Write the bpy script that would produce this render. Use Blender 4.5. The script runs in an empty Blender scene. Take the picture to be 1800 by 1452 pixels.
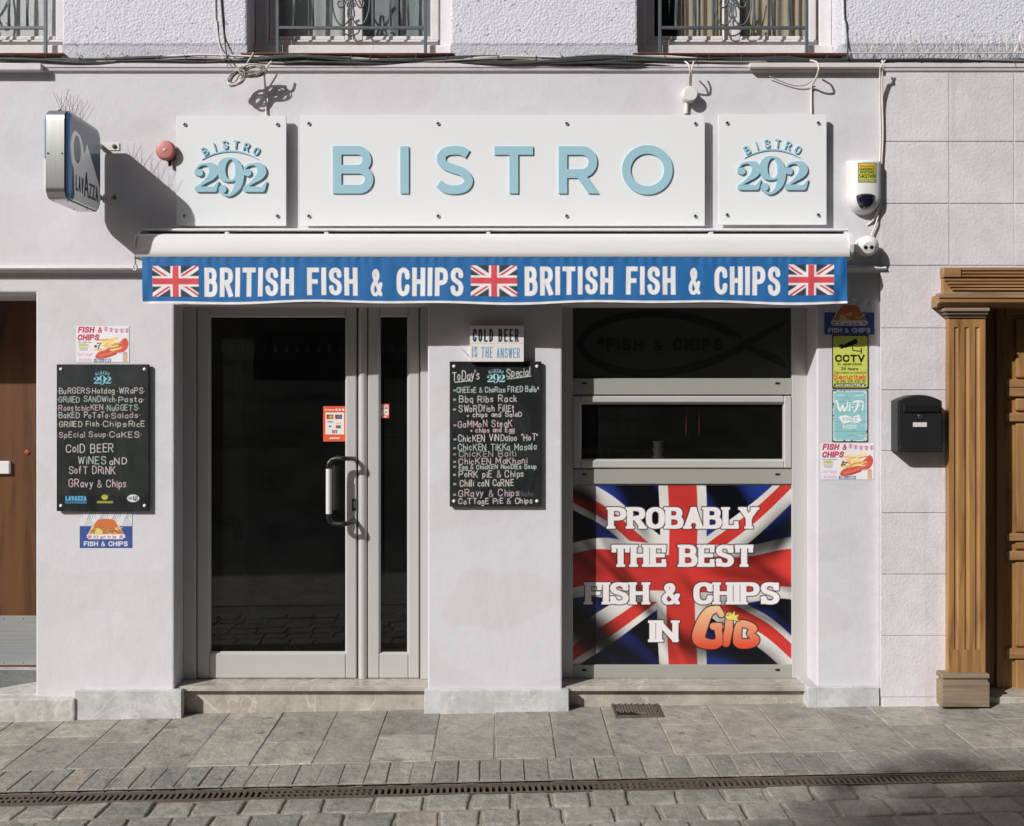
import bpy, bmesh, math, random
import numpy as np
from mathutils import Vector, Matrix
R = math.radians
random.seed(7); rng = np.random.default_rng(11)
SC = bpy.context.scene
COL = SC.collection

# ---------------------------------------------------------------- camera, sky, sun, exposure
# One photo pixel is 3.2 mm on the shopfront plane (y = 0); the lens stands D metres in front of it.
S, D, CU, CV, CZ = 0.0032, 5.8, 880.0, 680.0, 1.824
cam_d = bpy.data.cameras.new('camera'); cam = bpy.data.objects.new('camera', cam_d); COL.objects.link(cam)
cam.location = (0, -D, CZ); cam.rotation_euler = (R(90), 0, 0)
cam_d.sensor_width = 36.0; cam_d.lens = 36.0 * (D / S) / 1800.0
cam_d.shift_x = (900 - CU) / 1800.0; cam_d.shift_y = -(726 - CV) / 1800.0
cam_d.clip_start = 0.05; cam_d.clip_end = 600
SC.camera = cam
SUN = Vector((1.08, 1.0, -0.90)).normalized()            # the way the light travels
elev = math.asin(-SUN.z)
w = bpy.data.worlds.new('World'); SC.world = w; w.use_nodes = True
nt = w.node_tree; bg = nt.nodes['Background']
sky = nt.nodes.new('ShaderNodeTexSky'); sky.sky_type = 'NISHITA'; sky.sun_disc = False
sky.sun_elevation = elev; sky.sun_rotation = math.atan2(-SUN.x, -SUN.y)
sky.air_density = 1.0; sky.dust_density = 3.0; sky.ozone_density = 0.6
nt.links.new(sky.outputs[0], bg.inputs[0]); bg.inputs[1].default_value = 0.085
sun_d = bpy.data.lights.new('sun', 'SUN'); sun_d.energy = 5.0; sun_d.angle = R(0.53); sun_d.color = (1.0, 0.985, 0.965)
sun = bpy.data.objects.new('sun', sun_d); COL.objects.link(sun)
sun.rotation_euler = SUN.to_track_quat('-Z', 'Y').to_euler(); sun.location = (-12, -12, 12)
vs = SC.view_settings; vs.view_transform = 'Standard'; vs.look = 'None'; vs.exposure = -0.25; vs.gamma = 1.0
SC.cycles.use_denoising = True; SC.cycles.max_bounces = 8; SC.cycles.transparent_max_bounces = 12
SC.cycles.caustics_reflective = False; SC.cycles.caustics_refractive = False

# ---------------------------------------------------------------- positions
def PX(u, y=0.0): return (u - CU) * S * (D + y) / D
def PZ(v, y=0.0): return CZ + (CV - v) * S * (D + y) / D
SL = 0.017                                                # the street climbs to the right
def gz(x): return SL * x
def gp(u, v, dz=0.0):
    a = (u - CU) * S / D; b = (CV - v) * S / D
    t = (CZ - dz) / (SL * a - b)
    return Vector((a * t, t - D, CZ + b * t))

# ---------------------------------------------------------------- materials
def lin(r, g=None, b=None, k=1.0):
    if g is None: g = b = r
    f = lambda c: (c / 255 / 12.92 if c / 255 <= .04045 else ((c / 255 + .055) / 1.055) ** 2.4) * k
    return (f(r), f(g), f(b))
MATS = {}
def nodes(name):
    m = bpy.data.materials.new(name); m.use_nodes = True; MATS[name] = m
    t = m.node_tree; return m, t, t.nodes['Principled BSDF']
def mk_coord(t, scale, space='world'):
    if space == 'world': g = t.nodes.new('ShaderNodeNewGeometry').outputs['Position']
    else: g = t.nodes.new('ShaderNodeTexCoord').outputs['Object']
    mp = t.nodes.new('ShaderNodeMapping'); mp.inputs['Scale'].default_value = scale if isinstance(scale, tuple) else (scale,) * 3
    t.links.new(g, mp.inputs['Vector']); return mp.outputs[0]
def noise(t, vec, scale=1.0, detail=4, rough=.55, dist=0.0):
    n = t.nodes.new('ShaderNodeTexNoise'); n.inputs['Scale'].default_value = scale; n.inputs['Detail'].default_value = detail
    n.inputs['Roughness'].default_value = rough; n.inputs['Distortion'].default_value = dist
    t.links.new(vec, n.inputs['Vector']); return n.outputs['Fac']
def ramp(t, fac, stops):
    r = t.nodes.new('ShaderNodeValToRGB'); e = r.color_ramp.elements
    while len(e) < len(stops): e.new(0.5)
    for k, (p, c) in enumerate(stops): e[k].position = p; e[k].color = (*c, 1) if len(c) == 3 else c
    t.links.new(fac, r.inputs['Fac']); return r.outputs['Color']
def mix(t, fac, a, b, mode='MIX'):
    m = t.nodes.new('ShaderNodeMix'); m.data_type = 'RGBA'; m.blend_type = mode
    for s, val in ((m.inputs[0], fac), (m.inputs[6], a), (m.inputs[7], b)):
        if isinstance(val, (int, float)): s.default_value = val
        elif isinstance(val, tuple): s.default_value = (*val, 1) if len(val) == 3 else val
        else: t.links.new(val, s)
    return m.outputs[2]
def bump(t, p, h, strength, dist, prev=None):
    b = t.nodes.new('ShaderNodeBump'); b.inputs['Strength'].default_value = strength; b.inputs['Distance'].default_value = dist
    t.links.new(h, b.inputs['Height'])
    if prev is not None: t.links.new(prev, b.inputs['Normal'])
    t.links.new(b.outputs[0], p.inputs['Normal']); return b.outputs[0]
def scl(c, k): return tuple(min(1.0, x * k) for x in c)
def plain(name, c, rough=.55, metal=0.0, var=.08, vs_=6.0, bm=.0, bs=80.0, coat=0.0, spec=.5, space='world', rnd=0.0):
    """one colour with mottling, fine relief and, for repeated pieces, a tone of its own for each object"""
    m, t, p = nodes(name)
    v = mk_coord(t, 1.0, space)
    n = noise(t, v, vs_, 5, .6)
    col = ramp(t, n, [(.25, scl(c, 1 - var)), (.75, scl(c, 1 + var * .7))])
    if rnd:
        oi = t.nodes.new('ShaderNodeObjectInfo')
        col = mix(t, 1.0, col, ramp(t, oi.outputs['Random'], [(0, (1 - rnd,) * 3), (.5, (1 - rnd * .2, 1 - rnd * .25, 1 - rnd * .35)), (1, (1 + 0 * rnd,) * 3)]), 'MULTIPLY')
    t.links.new(col, p.inputs['Base Color'])
    p.inputs['Roughness'].default_value = rough; p.inputs['Metallic'].default_value = metal
    p.inputs['Specular IOR Level'].default_value = spec; p.inputs['Coat Weight'].default_value = coat
    if bm: bump(t, p, noise(t, v, bs, 3, .6), bm, .01)
    return m
def plaster(name, c, fine, coarse, stain=.12, scale=1.0, pits=0.0, crack=0.0):
    m, t, p = nodes(name); v = mk_coord(t, 1.0)
    a = noise(t, v, 1.3, 6, .62); b = noise(t, v, 9 * scale, 5, .6)
    col = ramp(t, a, [(.3, scl(c, 1 - stain * .6)), (.65, scl(c, 1.02))])
    col = mix(t, 1.0, col, ramp(t, b, [(.3, (1 - stain * .5, 1 - stain * .5, 1 - stain * .48)), (.6, (1, 1, 1))]), 'MULTIPLY')
    # runs of rain dirt
    st = noise(t, mk_coord(t, (7, 7, .55)), 1.0, 4, .6)
    col = mix(t, 1.0, col, ramp(t, st, [(.22, (1 - stain, 1 - stain, 1 - stain * 1.1)), (.42, (1, 1, 1))]), 'MULTIPLY')
    if crack:                                             # a few hairline cracks and repainted patches
        wn = t.nodes.new('ShaderNodeTexNoise'); wn.inputs['Scale'].default_value = 2.5; wn.inputs['Detail'].default_value = 6; t.links.new(v, wn.inputs['Vector'])
        cv_ = mix(t, .16, v, wn.outputs['Color'], 'ADD'); vo = t.nodes.new('ShaderNodeTexVoronoi'); vo.feature = 'DISTANCE_TO_EDGE'; vo.inputs['Scale'].default_value = 1.1; t.links.new(cv_, vo.inputs['Vector'])
        line = ramp(t, vo.outputs['Distance'], [(.0, (1, 1, 1)), (.0045, (0, 0, 0))]); msk = ramp(t, noise(t, v, 1.1, 2, .5), [(.56, (0, 0, 0)), (.62, (crack,) * 3)])
        col = mix(t, mix(t, 1.0, line, msk, 'MULTIPLY'), col, scl(c, .45))
        pa = noise(t, mk_coord(t, (1.6, 1.6, 2.4)), 1.0, 1, .3); col = mix(t, 1.0, col, ramp(t, pa, [(.47, (.965, .96, .955)), (.485, (1, 1, 1))]), 'MULTIPLY')
    t.links.new(col, p.inputs['Base Color']); p.inputs['Roughness'].default_value = .78; p.inputs['Specular IOR Level'].default_value = .25
    n1 = bump(t, p, noise(t, v, 55 * scale, 4, .65), fine, .012)
    if pits:                                              # sand-faced render: grains standing proud, shade of pits put in as dark dots
        vo = t.nodes.new('ShaderNodeTexVoronoi'); vo.inputs['Scale'].default_value = 70; t.links.new(v, vo.inputs['Vector'])
        n1 = bump(t, p, vo.outputs['Distance'], pits, .012, n1)
        pt = ramp(t, noise(t, v, 48, 1, .4), [(.24, (.45, .45, .47)), (.30, (1, 1, 1))]); t.links.new(mix(t, 1.0, col, pt, 'MULTIPLY'), p.inputs['Base Color'])
    if coarse: bump(t, p, noise(t, v, 16 * scale, 2, .5), coarse, .03, n1)
    return m
def stone(name, c, c2, vein=None, rough=.6, vscale=3.0, bm=.25, rnd=.0, mott=14.0, spots=0.0, grain=.06):
    m, t, p = nodes(name); v = mk_coord(t, 1.0)
    a = noise(t, v, vscale, 6, .65, .6)
    col = ramp(t, a, [(.3, c2), (.7, c)])
    b = noise(t, v, mott, 5, .7)
    col = mix(t, 1.0, col, ramp(t, b, [(.32, (.72, .72, .71)), (.62, (1.08, 1.08, 1.08))]), 'MULTIPLY')
    fg = noise(t, v, 75, 8, .75); col = mix(t, 1.0, col, ramp(t, fg, [(.36, (1 - grain,) * 3), (.5, (1, 1, 1)), (.66, (1 + grain * .5,) * 3)]), 'MULTIPLY')
    if vein:
        ve = noise(t, v, 1.6, 5, .5, 1.4)
        col = mix(t, ramp(t, ve, [(.492, (0, 0, 0)), (.5, (.55,) * 3), (.508, (0, 0, 0))]), col, vein)
    if spots:
        sp = noise(t, v, 9, 2, .4)
        col = mix(t, ramp(t, sp, [(.69, (0, 0, 0)), (.72, (spots,) * 3)]), col, (.03, .03, .035))
    if rnd:
        oi = t.nodes.new('ShaderNodeObjectInfo')
        col = mix(t, 1.0, col, ramp(t, oi.outputs['Random'], [(0, (1 - rnd,) * 3), (.35, (1 - rnd * .5, 1 - rnd * .5, 1 - rnd * .6)), (.8, (1, .985, .95)), (.97, (1.1, 1.08, 1.05)), (1, (1.1, .98, .86))]), 'MULTIPLY')
    t.links.new(col, p.inputs['Base Color']); p.inputs['Specular IOR Level'].default_value = .35
    t.links.new(ramp(t, b, [(.3, (rough - .12,) * 3), (.7, (rough + .12,) * 3)]), p.inputs['Roughness'])
    n1 = bump(t, p, noise(t, v, 150, 8, .75), bm, .008)
    bump(t, p, noise(t, v, 18, 4, .6), bm * 1.1, .02, n1)
    return m
def wood(name, c1, c2, rough=.45, horiz=False, gs=1.0, coat=.15):
    m, t, p = nodes(name)
    v = mk_coord(t, (1.2 * gs, 20 * gs, 22 * gs) if horiz else (22 * gs, 20 * gs, 1.2 * gs))
    wv = noise(t, v, 1.0, 5, .62, 1.6)
    v2 = mk_coord(t, (.8, 9, 9) if horiz else (9, 9, .8)); w2 = noise(t, v2, 1.0, 3, .5, .8)
    col = ramp(t, wv, [(.28, c2), (.5, scl(c1, .85)), (.72, c1)])
    col = mix(t, .6, col, ramp(t, w2, [(.3, (.62, .6, .58)), (.65, (1.1, 1.1, 1.1))]), 'MULTIPLY')
    t.links.new(col, p.inputs['Base Color']); p.inputs['Roughness'].default_value = rough; p.inputs['Coat Weight'].default_value = coat
    p.inputs['Coat Roughness'].default_value = .3
    bump(t, p, wv, .12, .004); return m
def brushed(name, c, rough=.3, axis=2):
    m, t, p = nodes(name); s = [90.0] * 3; s[axis] = 3.0
    n = noise(t, mk_coord(t, tuple(s)), 1.0, 4, .6)
    t.links.new(ramp(t, n, [(.3, scl(c, .8)), (.7, c)]), p.inputs['Base Color'])
    p.inputs['Metallic'].default_value = 1.0; p.inputs['Roughness'].default_value = rough; bump(t, p, n, .06, .002); return m
def glass(name, tint, refl=1.0, rough=0.0, veil_lift=.006):
    m, t, p = nodes(name); t.nodes.remove(p)
    out = t.nodes['Material Output']; tr = t.nodes.new('ShaderNodeBsdfTransparent'); tr.inputs[0].default_value = (*tint, 1)
    gl = t.nodes.new('ShaderNodeBsdfGlossy'); gl.inputs['Roughness'].default_value = rough; gl.inputs[0].default_value = (refl,) * 3 + (1,)
    fr = t.nodes.new('ShaderNodeFresnel'); ge = t.nodes.new('ShaderNodeNewGeometry'); mr = t.nodes.new('ShaderNodeMapRange'); mr.inputs[3].default_value = 1.5; mr.inputs[4].default_value = 1 / 1.5; t.links.new(ge.outputs['Backfacing'], mr.inputs[0]); t.links.new(mr.outputs[0], fr.inputs[0])
    mx = t.nodes.new('ShaderNodeMixShader'); du = t.nodes.new('ShaderNodeBsdfDiffuse'); du.inputs[0].default_value = (.6, .62, .6, 1); m2 = t.nodes.new('ShaderNodeMixShader')
    t.links.new(ramp(t, noise(t, mk_coord(t, (2, 2, 5)), 2.0, 5, .65), [(.3, (veil_lift * .5,) * 3), (.75, (veil_lift * 1.6,) * 3)]), m2.inputs[0]); t.links.new(tr.outputs[0], m2.inputs[1]); t.links.new(du.outputs[0], m2.inputs[2])  # thin diffuse veil added to brighten the dark panes
    t.links.new(fr.outputs[0], mx.inputs[0]); t.links.new(m2.outputs[0], mx.inputs[1]); t.links.new(gl.outputs[0], mx.inputs[2]); t.links.new(mx.outputs[0], out.inputs[0])
    return m
def printed(name, rough=.5, coat=0.0, grime=.0, chalk=False, cloth=False):
    """ink or paint laid on a flat sheet; the colours are stored with the sheet"""
    m, t, p = nodes(name); a = t.nodes.new('ShaderNodeAttribute'); a.attribute_name = 'ink'
    col = a.outputs['Color']; v = mk_coord(t, 1.0)
    if grime: col = mix(t, 1.0, col, ramp(t, noise(t, v, 12, 5, .6), [(.3, (1 - grime,) * 3), (.65, (1, 1, 1))]), 'MULTIPLY')
    if chalk: col = mix(t, ramp(t, noise(t, mk_coord(t, (6, 6, 2.5)), 1.0, 5, .7, 1.0), [(.42, (0, 0, 0)), (.75, (.09,) * 3)]), col, (.26, .27, .27))
    if cloth: bump(t, p, noise(t, v, 420, 2, .5), .1, .001)
    t.links.new(col, p.inputs['Base Color']); p.inputs['Roughness'].default_value = rough; p.inputs['Coat Weight'].default_value = coat
    p.inputs['Coat Roughness'].default_value = .12
    if chalk: p.inputs['Specular IOR Level'].default_value = .12
    return m

plaster('wall_paint', lin(211, 209, 214), .12, .06, .08, crack=.10)
plaster('stucco', lin(214, 214, 224), .3, .08, .08, 1.5, .28)
plaster('base_band', lin(194, 194, 203), .3, .08, .14, 1.5, .25)
plaster('tile_paint', lin(220, 215, 219), .28, .0, .2, crack=.28)
plaster('ledge_paint', lin(218, 213, 216), .12, .0, .16, 2.0)
plaster('window_paint', lin(220, 216, 217), .12, .05, .14, 2.0)
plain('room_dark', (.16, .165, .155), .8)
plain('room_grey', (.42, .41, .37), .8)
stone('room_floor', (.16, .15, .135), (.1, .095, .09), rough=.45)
stone('plinth_marble', lin(206, 206, 208), lin(188, 188, 190), vein=lin(222, 219, 216), rough=.4, bm=.06, mott=7)
stone('step_marble', lin(190, 183, 172), lin(166, 158, 147), vein=lin(222, 214, 204), rough=.3, bm=.05, mott=8)
stone('slab_stone', lin(184, 179, 170), lin(152, 149, 143), rough=.62, bm=.45, rnd=.3, mott=10, spots=.4, grain=.26)
stone('kerb_stone', lin(166, 163, 156), lin(136, 134, 130), rough=.7, bm=.5, rnd=.18, mott=30, spots=.4, grain=.3)
stone('sett_stone', lin(170, 167, 159), lin(140, 138, 133), rough=.68, bm=.5, rnd=.25, mott=16, spots=.3, grain=.3)
stone('mortar', lin(168, 160, 147), lin(136, 129, 118), rough=.9, bm=.6, mott=40)
stone('doorway_stone', lin(120, 122, 122), lin(90, 93, 94), rough=.55, bm=.6, mott=22)
stone('doorway_cement', lin(206, 202, 199), lin(180, 176, 172), rough=.8, bm=.3, mott=18)
plain('aluminium_paint', lin(192, 190, 188), .38, .15, .03, 3.0, spec=.5)
plain('grey_panel', lin(162, 161, 155), .42, .1, .03, 3.0)
plain('acrylic_white', lin(231, 233, 235), .12, 0, .01, 2.0, coat=.3)
plain('letter_blue', lin(158, 197, 211), .35, 0, .03, 3.0)
plain('letter_side', lin(138, 188, 206), .4, 0, .03, 3.0)
plain('white_plastic', lin(222, 221, 220), .35, 0, .03, 5.0)
plain('awning_white', lin(220, 219, 219), .35, 0, .04, 2.0)
plain('dull_white_plastic', lin(214, 208, 204), .5, 0, .06, 9.0)
plain('black_plastic', (.012, .012, .013), .35, 0, .1)
plain('black_paint', (.016, .017, .018), .42, 0, .15, 30, bm=.05, bs=300)
plain('board_black', (.016, .018, .018), .5, 0, .15, 5)
plain('hole_shade', (.006, .006, .006), .8, 0, .1)  # near-black paint standing in for the shade inside openings
plain('iron_paint', lin(88, 97, 102), .5, .2, .2, 30, bm=.15, bs=180)
plain('rust', lin(156, 112, 98), .8, .2, .3, 30, bm=.2, bs=120)
plain('cast_iron', lin(108, 99, 89), .6, .45, .3, 25, bm=.3, bs=120)
plain('chrome', (.75, .75, .75), .18, 1.0, .03)
plain('siren_red', lin(196, 124, 116), .45, 0, .06)
plain('siren_dark', lin(160, 84, 76), .5, 0, .1)
plain('cable_black', lin(58, 60, 60), .55, 0, .2, 20)
plain('cable_grey', lin(150, 147, 142), .5, 0, .1, 20)
plain('cable_white', lin(214, 206, 200), .5, 0, .08, 20)
plain('spike_wire', lin(186, 172, 162), .35, .6, .1)
plain('navy_lens', (.008, .011, .02), .08, 0, .1, coat=1.0)
plain('sign_blue', lin(70, 112, 160), .22, 0, .02, 3, coat=.5)
plain('pole_red', lin(214, 70, 50), .5, 0, .1)
plain('copper', lin(200, 110, 60), .35, .5, .1)
plain('cup_white', lin(150, 146, 138), .5, 0, .05)
plain('curtain_white', lin(232, 228, 228), .85, 0, .05)
plain('curtain_beige', lin(206, 190, 168), .85, 0, .1)
plain('frosted_grey', lin(170, 176, 178), .3, 0, .14, 160, bm=.4, bs=260)
plain('fish_dark', (.008, .009, .009), .8, 0, .1)
plain('fish_panel', (.034, .036, .032), .7, 0, .1)
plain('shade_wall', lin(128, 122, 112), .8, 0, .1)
plain('shutter_green', lin(52, 66, 58), .6, 0, .1)
plain('bark', lin(92, 80, 68), .9, 0, .3, 12, bm=.5, bs=30)
plain('leaf', (.06, .1, .035), .6, 0, .3, 3)
brushed('brushed_steel', (.62, .62, .61), .33, 2)
plain('grip_metal', lin(214, 214, 212), .35, .0, .05)
brushed('kick_metal', (.66, .68, .68), .42, 0)
wood('oak', lin(174, 131, 82), lin(112, 76, 42))
wood('oak_horizontal', lin(172, 132, 90), lin(124, 90, 58), horiz=True)
wood('oak_grey', lin(156, 136, 114), lin(112, 98, 82), .75, True, 1.4, 0)
wood('brown_door', lin(106, 66, 34), lin(36, 20, 10), .45, False, .36, .2)
glass('tinted_glass', (.46, .46, .43)); glass('window_glass', (.85, .87, .87)); glass('serving_glass', (.6, .6, .57))
printed('poster_print', .4, .1, .05); printed('chalk_print', .55, 0, 0, True); printed('cloth_print', .75, 0, .05, cloth=True)
printed('sign_print', .3, .3, .04); printed('vinyl_print', .35, .15, .03); printed('lightbox_print', .25, .4, .02)

# ---------------------------------------------------------------- objects
WL = {}                                                    # world position of every object's origin
def props(o, label=None, cat=None, group=None, kind=None):
    if label: o['label'] = label
    if cat: o['category'] = cat
    if group: o['group'] = group
    if kind: o['kind'] = kind
    return o
def link(o, parent, at):
    COL.objects.link(o); WL[o] = Vector(at)
    if parent is not None: o.parent = parent; o.location = WL[o] - WL[parent]
    else: o.location = at
    return o
def thing(name, at, label, cat, group=None):
    o = bpy.data.objects.new(name, None); o.empty_display_size = .1
    link(o, None, at); return props(o, label, cat, group)
def group_part(name, at, parent):
    o = bpy.data.objects.new(name, None); o.empty_display_size = .05; return link(o, parent, at)
class G:
    """collects shapes in world coordinates, then becomes ONE mesh object"""
    def __init__(s): s.bm = bmesh.new()
    def box(s, x0, x1, y0, y1, z0, z1, bev=0.0, seg=1):
        b = bmesh.new(); r = bmesh.ops.create_cube(b, size=1.0)
        for v in b.verts: v.co = ((x0 + x1) / 2 + v.co.x * (x1 - x0), (y0 + y1) / 2 + v.co.y * (y1 - y0), (z0 + z1) / 2 + v.co.z * (z1 - z0))
        if bev: bmesh.ops.bevel(b, geom=list(b.edges), offset=bev, segments=seg, profile=.6, affect='EDGES')
        return s.merge(b)
    def merge(s, b):
        me = bpy.data.meshes.new('tmp'); b.to_mesh(me); b.free(); s.bm.from_mesh(me); bpy.data.meshes.remove(me); return s
    def poly(s, vs, fs):
        V = [s.bm.verts.new(v) for v in vs]
        for f in fs:
            try: s.bm.faces.new([V[i] for i in f])
            except ValueError: pass
        return s
    def prism(s, pts, y0, y1, bev=0.0):
        """outline in (x, z), pushed from y0 to y1"""
        b = bmesh.new(); a = [b.verts.new((x, y0, z)) for x, z in pts]; f = b.faces.new(a)
        e = bmesh.ops.extrude_face_region(b, geom=[f])
        for v in e['geom']:
            if isinstance(v, bmesh.types.BMVert): v.co.y = y1
        bmesh.ops.recalc_face_normals(b, faces=b.faces)
        if bev: bmesh.ops.bevel(b, geom=[q for q in b.edges if len(q.link_faces) == 2 and q.calc_face_angle() > .7], offset=bev, segments=2, profile=.6, affect='EDGES')
        return s.merge(b)
    def run(s, prof, x0, x1):
        """moulding: profile in (y, z), pushed along x"""
        n = len(prof); b = bmesh.new()
        A = [b.verts.new((x0, y, z)) for y, z in prof]; B = [b.verts.new((x1, y, z)) for y, z in prof]
        for i in range(n): b.faces.new((A[i], A[(i + 1) % n], B[(i + 1) % n], B[i]))
        b.faces.new(A); b.faces.new(B[::-1]); bmesh.ops.recalc_face_normals(b, faces=b.faces); return s.merge(b)
    def tube(s, pts, r, n=8, cap=True):
        pts = [Vector(p) for p in pts]; rs = r if isinstance(r, (list, tuple)) else [r] * len(pts)
        rings = []; up = None
        for i, p in enumerate(pts):
            t = (pts[min(i + 1, len(pts) - 1)] - pts[max(i - 1, 0)]).normalized()
            if up is None: up = Vector((0, 0, 1)) if abs(t.z) < .9 else Vector((1, 0, 0))
            a = t.cross(up).normalized(); c = a.cross(t).normalized(); up = c
            rings.append([s.bm.verts.new(p + (a * math.cos(2 * math.pi * k / n) + c * math.sin(2 * math.pi * k / n)) * rs[i]) for k in range(n)])
        for A, B in zip(rings, rings[1:]):
            for k in range(n): s.bm.faces.new((A[k], A[(k + 1) % n], B[(k + 1) % n], B[k]))
        if cap: s.bm.faces.new(rings[0][::-1]); s.bm.faces.new(rings[-1])
        return s
    def cyl(s, p, q, r, n=16, r2=None): return s.tube([p, q], [r, r if r2 is None else r2], n)
    def lathe(s, at, axis, prof, n=24):
        """profile (radius, along) spun round an axis through at"""
        at = Vector(at); ax = Vector(axis).normalized(); a = ax.orthogonal().normalized(); c = ax.cross(a); rings = []
        for r, h in prof: rings.append([s.bm.verts.new(at + ax * h + (a * math.cos(2 * math.pi * k / n) + c * math.sin(2 * math.pi * k / n)) * max(r, 1e-4)) for k in range(n)])
        for A, B in zip(rings, rings[1:]):
            for k in range(n): s.bm.faces.new((A[k], A[(k + 1) % n], B[(k + 1) % n], B[k]))
        s.bm.faces.new(rings[0][::-1]); s.bm.faces.new(rings[-1]); return s
    def done(s, name, m, parent=None, smooth=False, at=None, **kw):
        me = bpy.data.meshes.new(name); bmesh.ops.recalc_face_normals(s.bm, faces=s.bm.faces); s.bm.to_mesh(me); s.bm.free()
        return place(name, me, m, parent, smooth, at, **kw)
def place(name, me, m, parent=None, smooth=False, at=None, **kw):
    co = np.empty(len(me.vertices) * 3, np.float32); me.vertices.foreach_get('co', co); co = co.reshape(-1, 3)
    if at is None:
        lo, hi = co.min(0), co.max(0); at = ((lo[0] + hi[0]) / 2, (lo[1] + hi[1]) / 2, lo[2])
    co -= np.array(at, np.float32); me.vertices.foreach_set('co', co.ravel()); me.update()
    me.materials.append(MATS[m])
    if smooth: me.shade_smooth()
    if smooth in ('auto', 'stone'): me.set_sharp_from_angle(angle=R(35 if smooth == 'auto' else 12))
    o = bpy.data.objects.new(name, me); link(o, parent, at)
    return props(o, **kw)
def clone(src, parent, at):
    o = src.copy(); COL.objects.link(o); WL[o] = Vector(at); o.parent = parent
    o.location = WL[o] - (WL[parent] if parent else Vector()); return o
def wall_grid(name, xs, zs, solid, y0, y1, m, parent, bev=.008):
    """a wall of thickness y0..y1 with openings: cells (i, j) for which solid() is true"""
    b = bmesh.new(); V = {}
    def v(i, j):
        if (i, j) not in V: V[i, j] = b.verts.new((xs[i], y0, zs[j]))
        return V[i, j]
    fs = [b.faces.new((v(i, j), v(i + 1, j), v(i + 1, j + 1), v(i, j + 1))) for i in range(len(xs) - 1) for j in range(len(zs) - 1) if solid(i, j)]
    e = bmesh.ops.extrude_face_region(b, geom=fs)
    for q in e['geom']:
        if isinstance(q, bmesh.types.BMVert): q.co.y = y1
    bmesh.ops.recalc_face_normals(b, faces=b.faces)
    if bev: bmesh.ops.bevel(b, geom=[q for q in b.edges if len(q.link_faces) == 2 and q.calc_face_angle() > .7], offset=bev, segments=2, profile=.5, affect='EDGES')
    g = G(); g.merge(b); return g.done(name, m, parent)
# ---------------------------------------------------------------- lettering: one skeleton alphabet, drawn thin as chalk or thick as print
GLY = {}
def glyphs(txt):
    for ln in txt.strip().splitlines():
        ch, wd, rest = ln.split(' ', 2); out = []
        for st in rest.split('|'):
            sm = st.startswith('~'); pts = [tuple(float(q) for q in p.split(',')) for p in st.lstrip('~').split()]
            if sm: pts = smooth(pts)
            out.append((sm, pts))
        GLY[ch] = (float(wd), out)
def smooth(p, n=6):
    closed = p[0] == p[-1]; m = len(p); out = []
    for i in range(m - 1):
        p0 = p[i - 1] if i > 0 else (p[m - 2] if closed else p[0]); p1, p2 = p[i], p[i + 1]
        p3 = p[i + 2] if i + 2 < m else (p[1] if closed else p[m - 1])
        for k in range(n):
            t = k / n
            out.append(tuple(.5 * (2 * b + (c - a) * t + (2 * a - 5 * b + 4 * c - d) * t * t + (3 * b - a - 3 * c + d) * t ** 3) for a, b, c, d in zip(p0, p1, p2, p3)))
    out.append(p[-1]); return out
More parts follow.
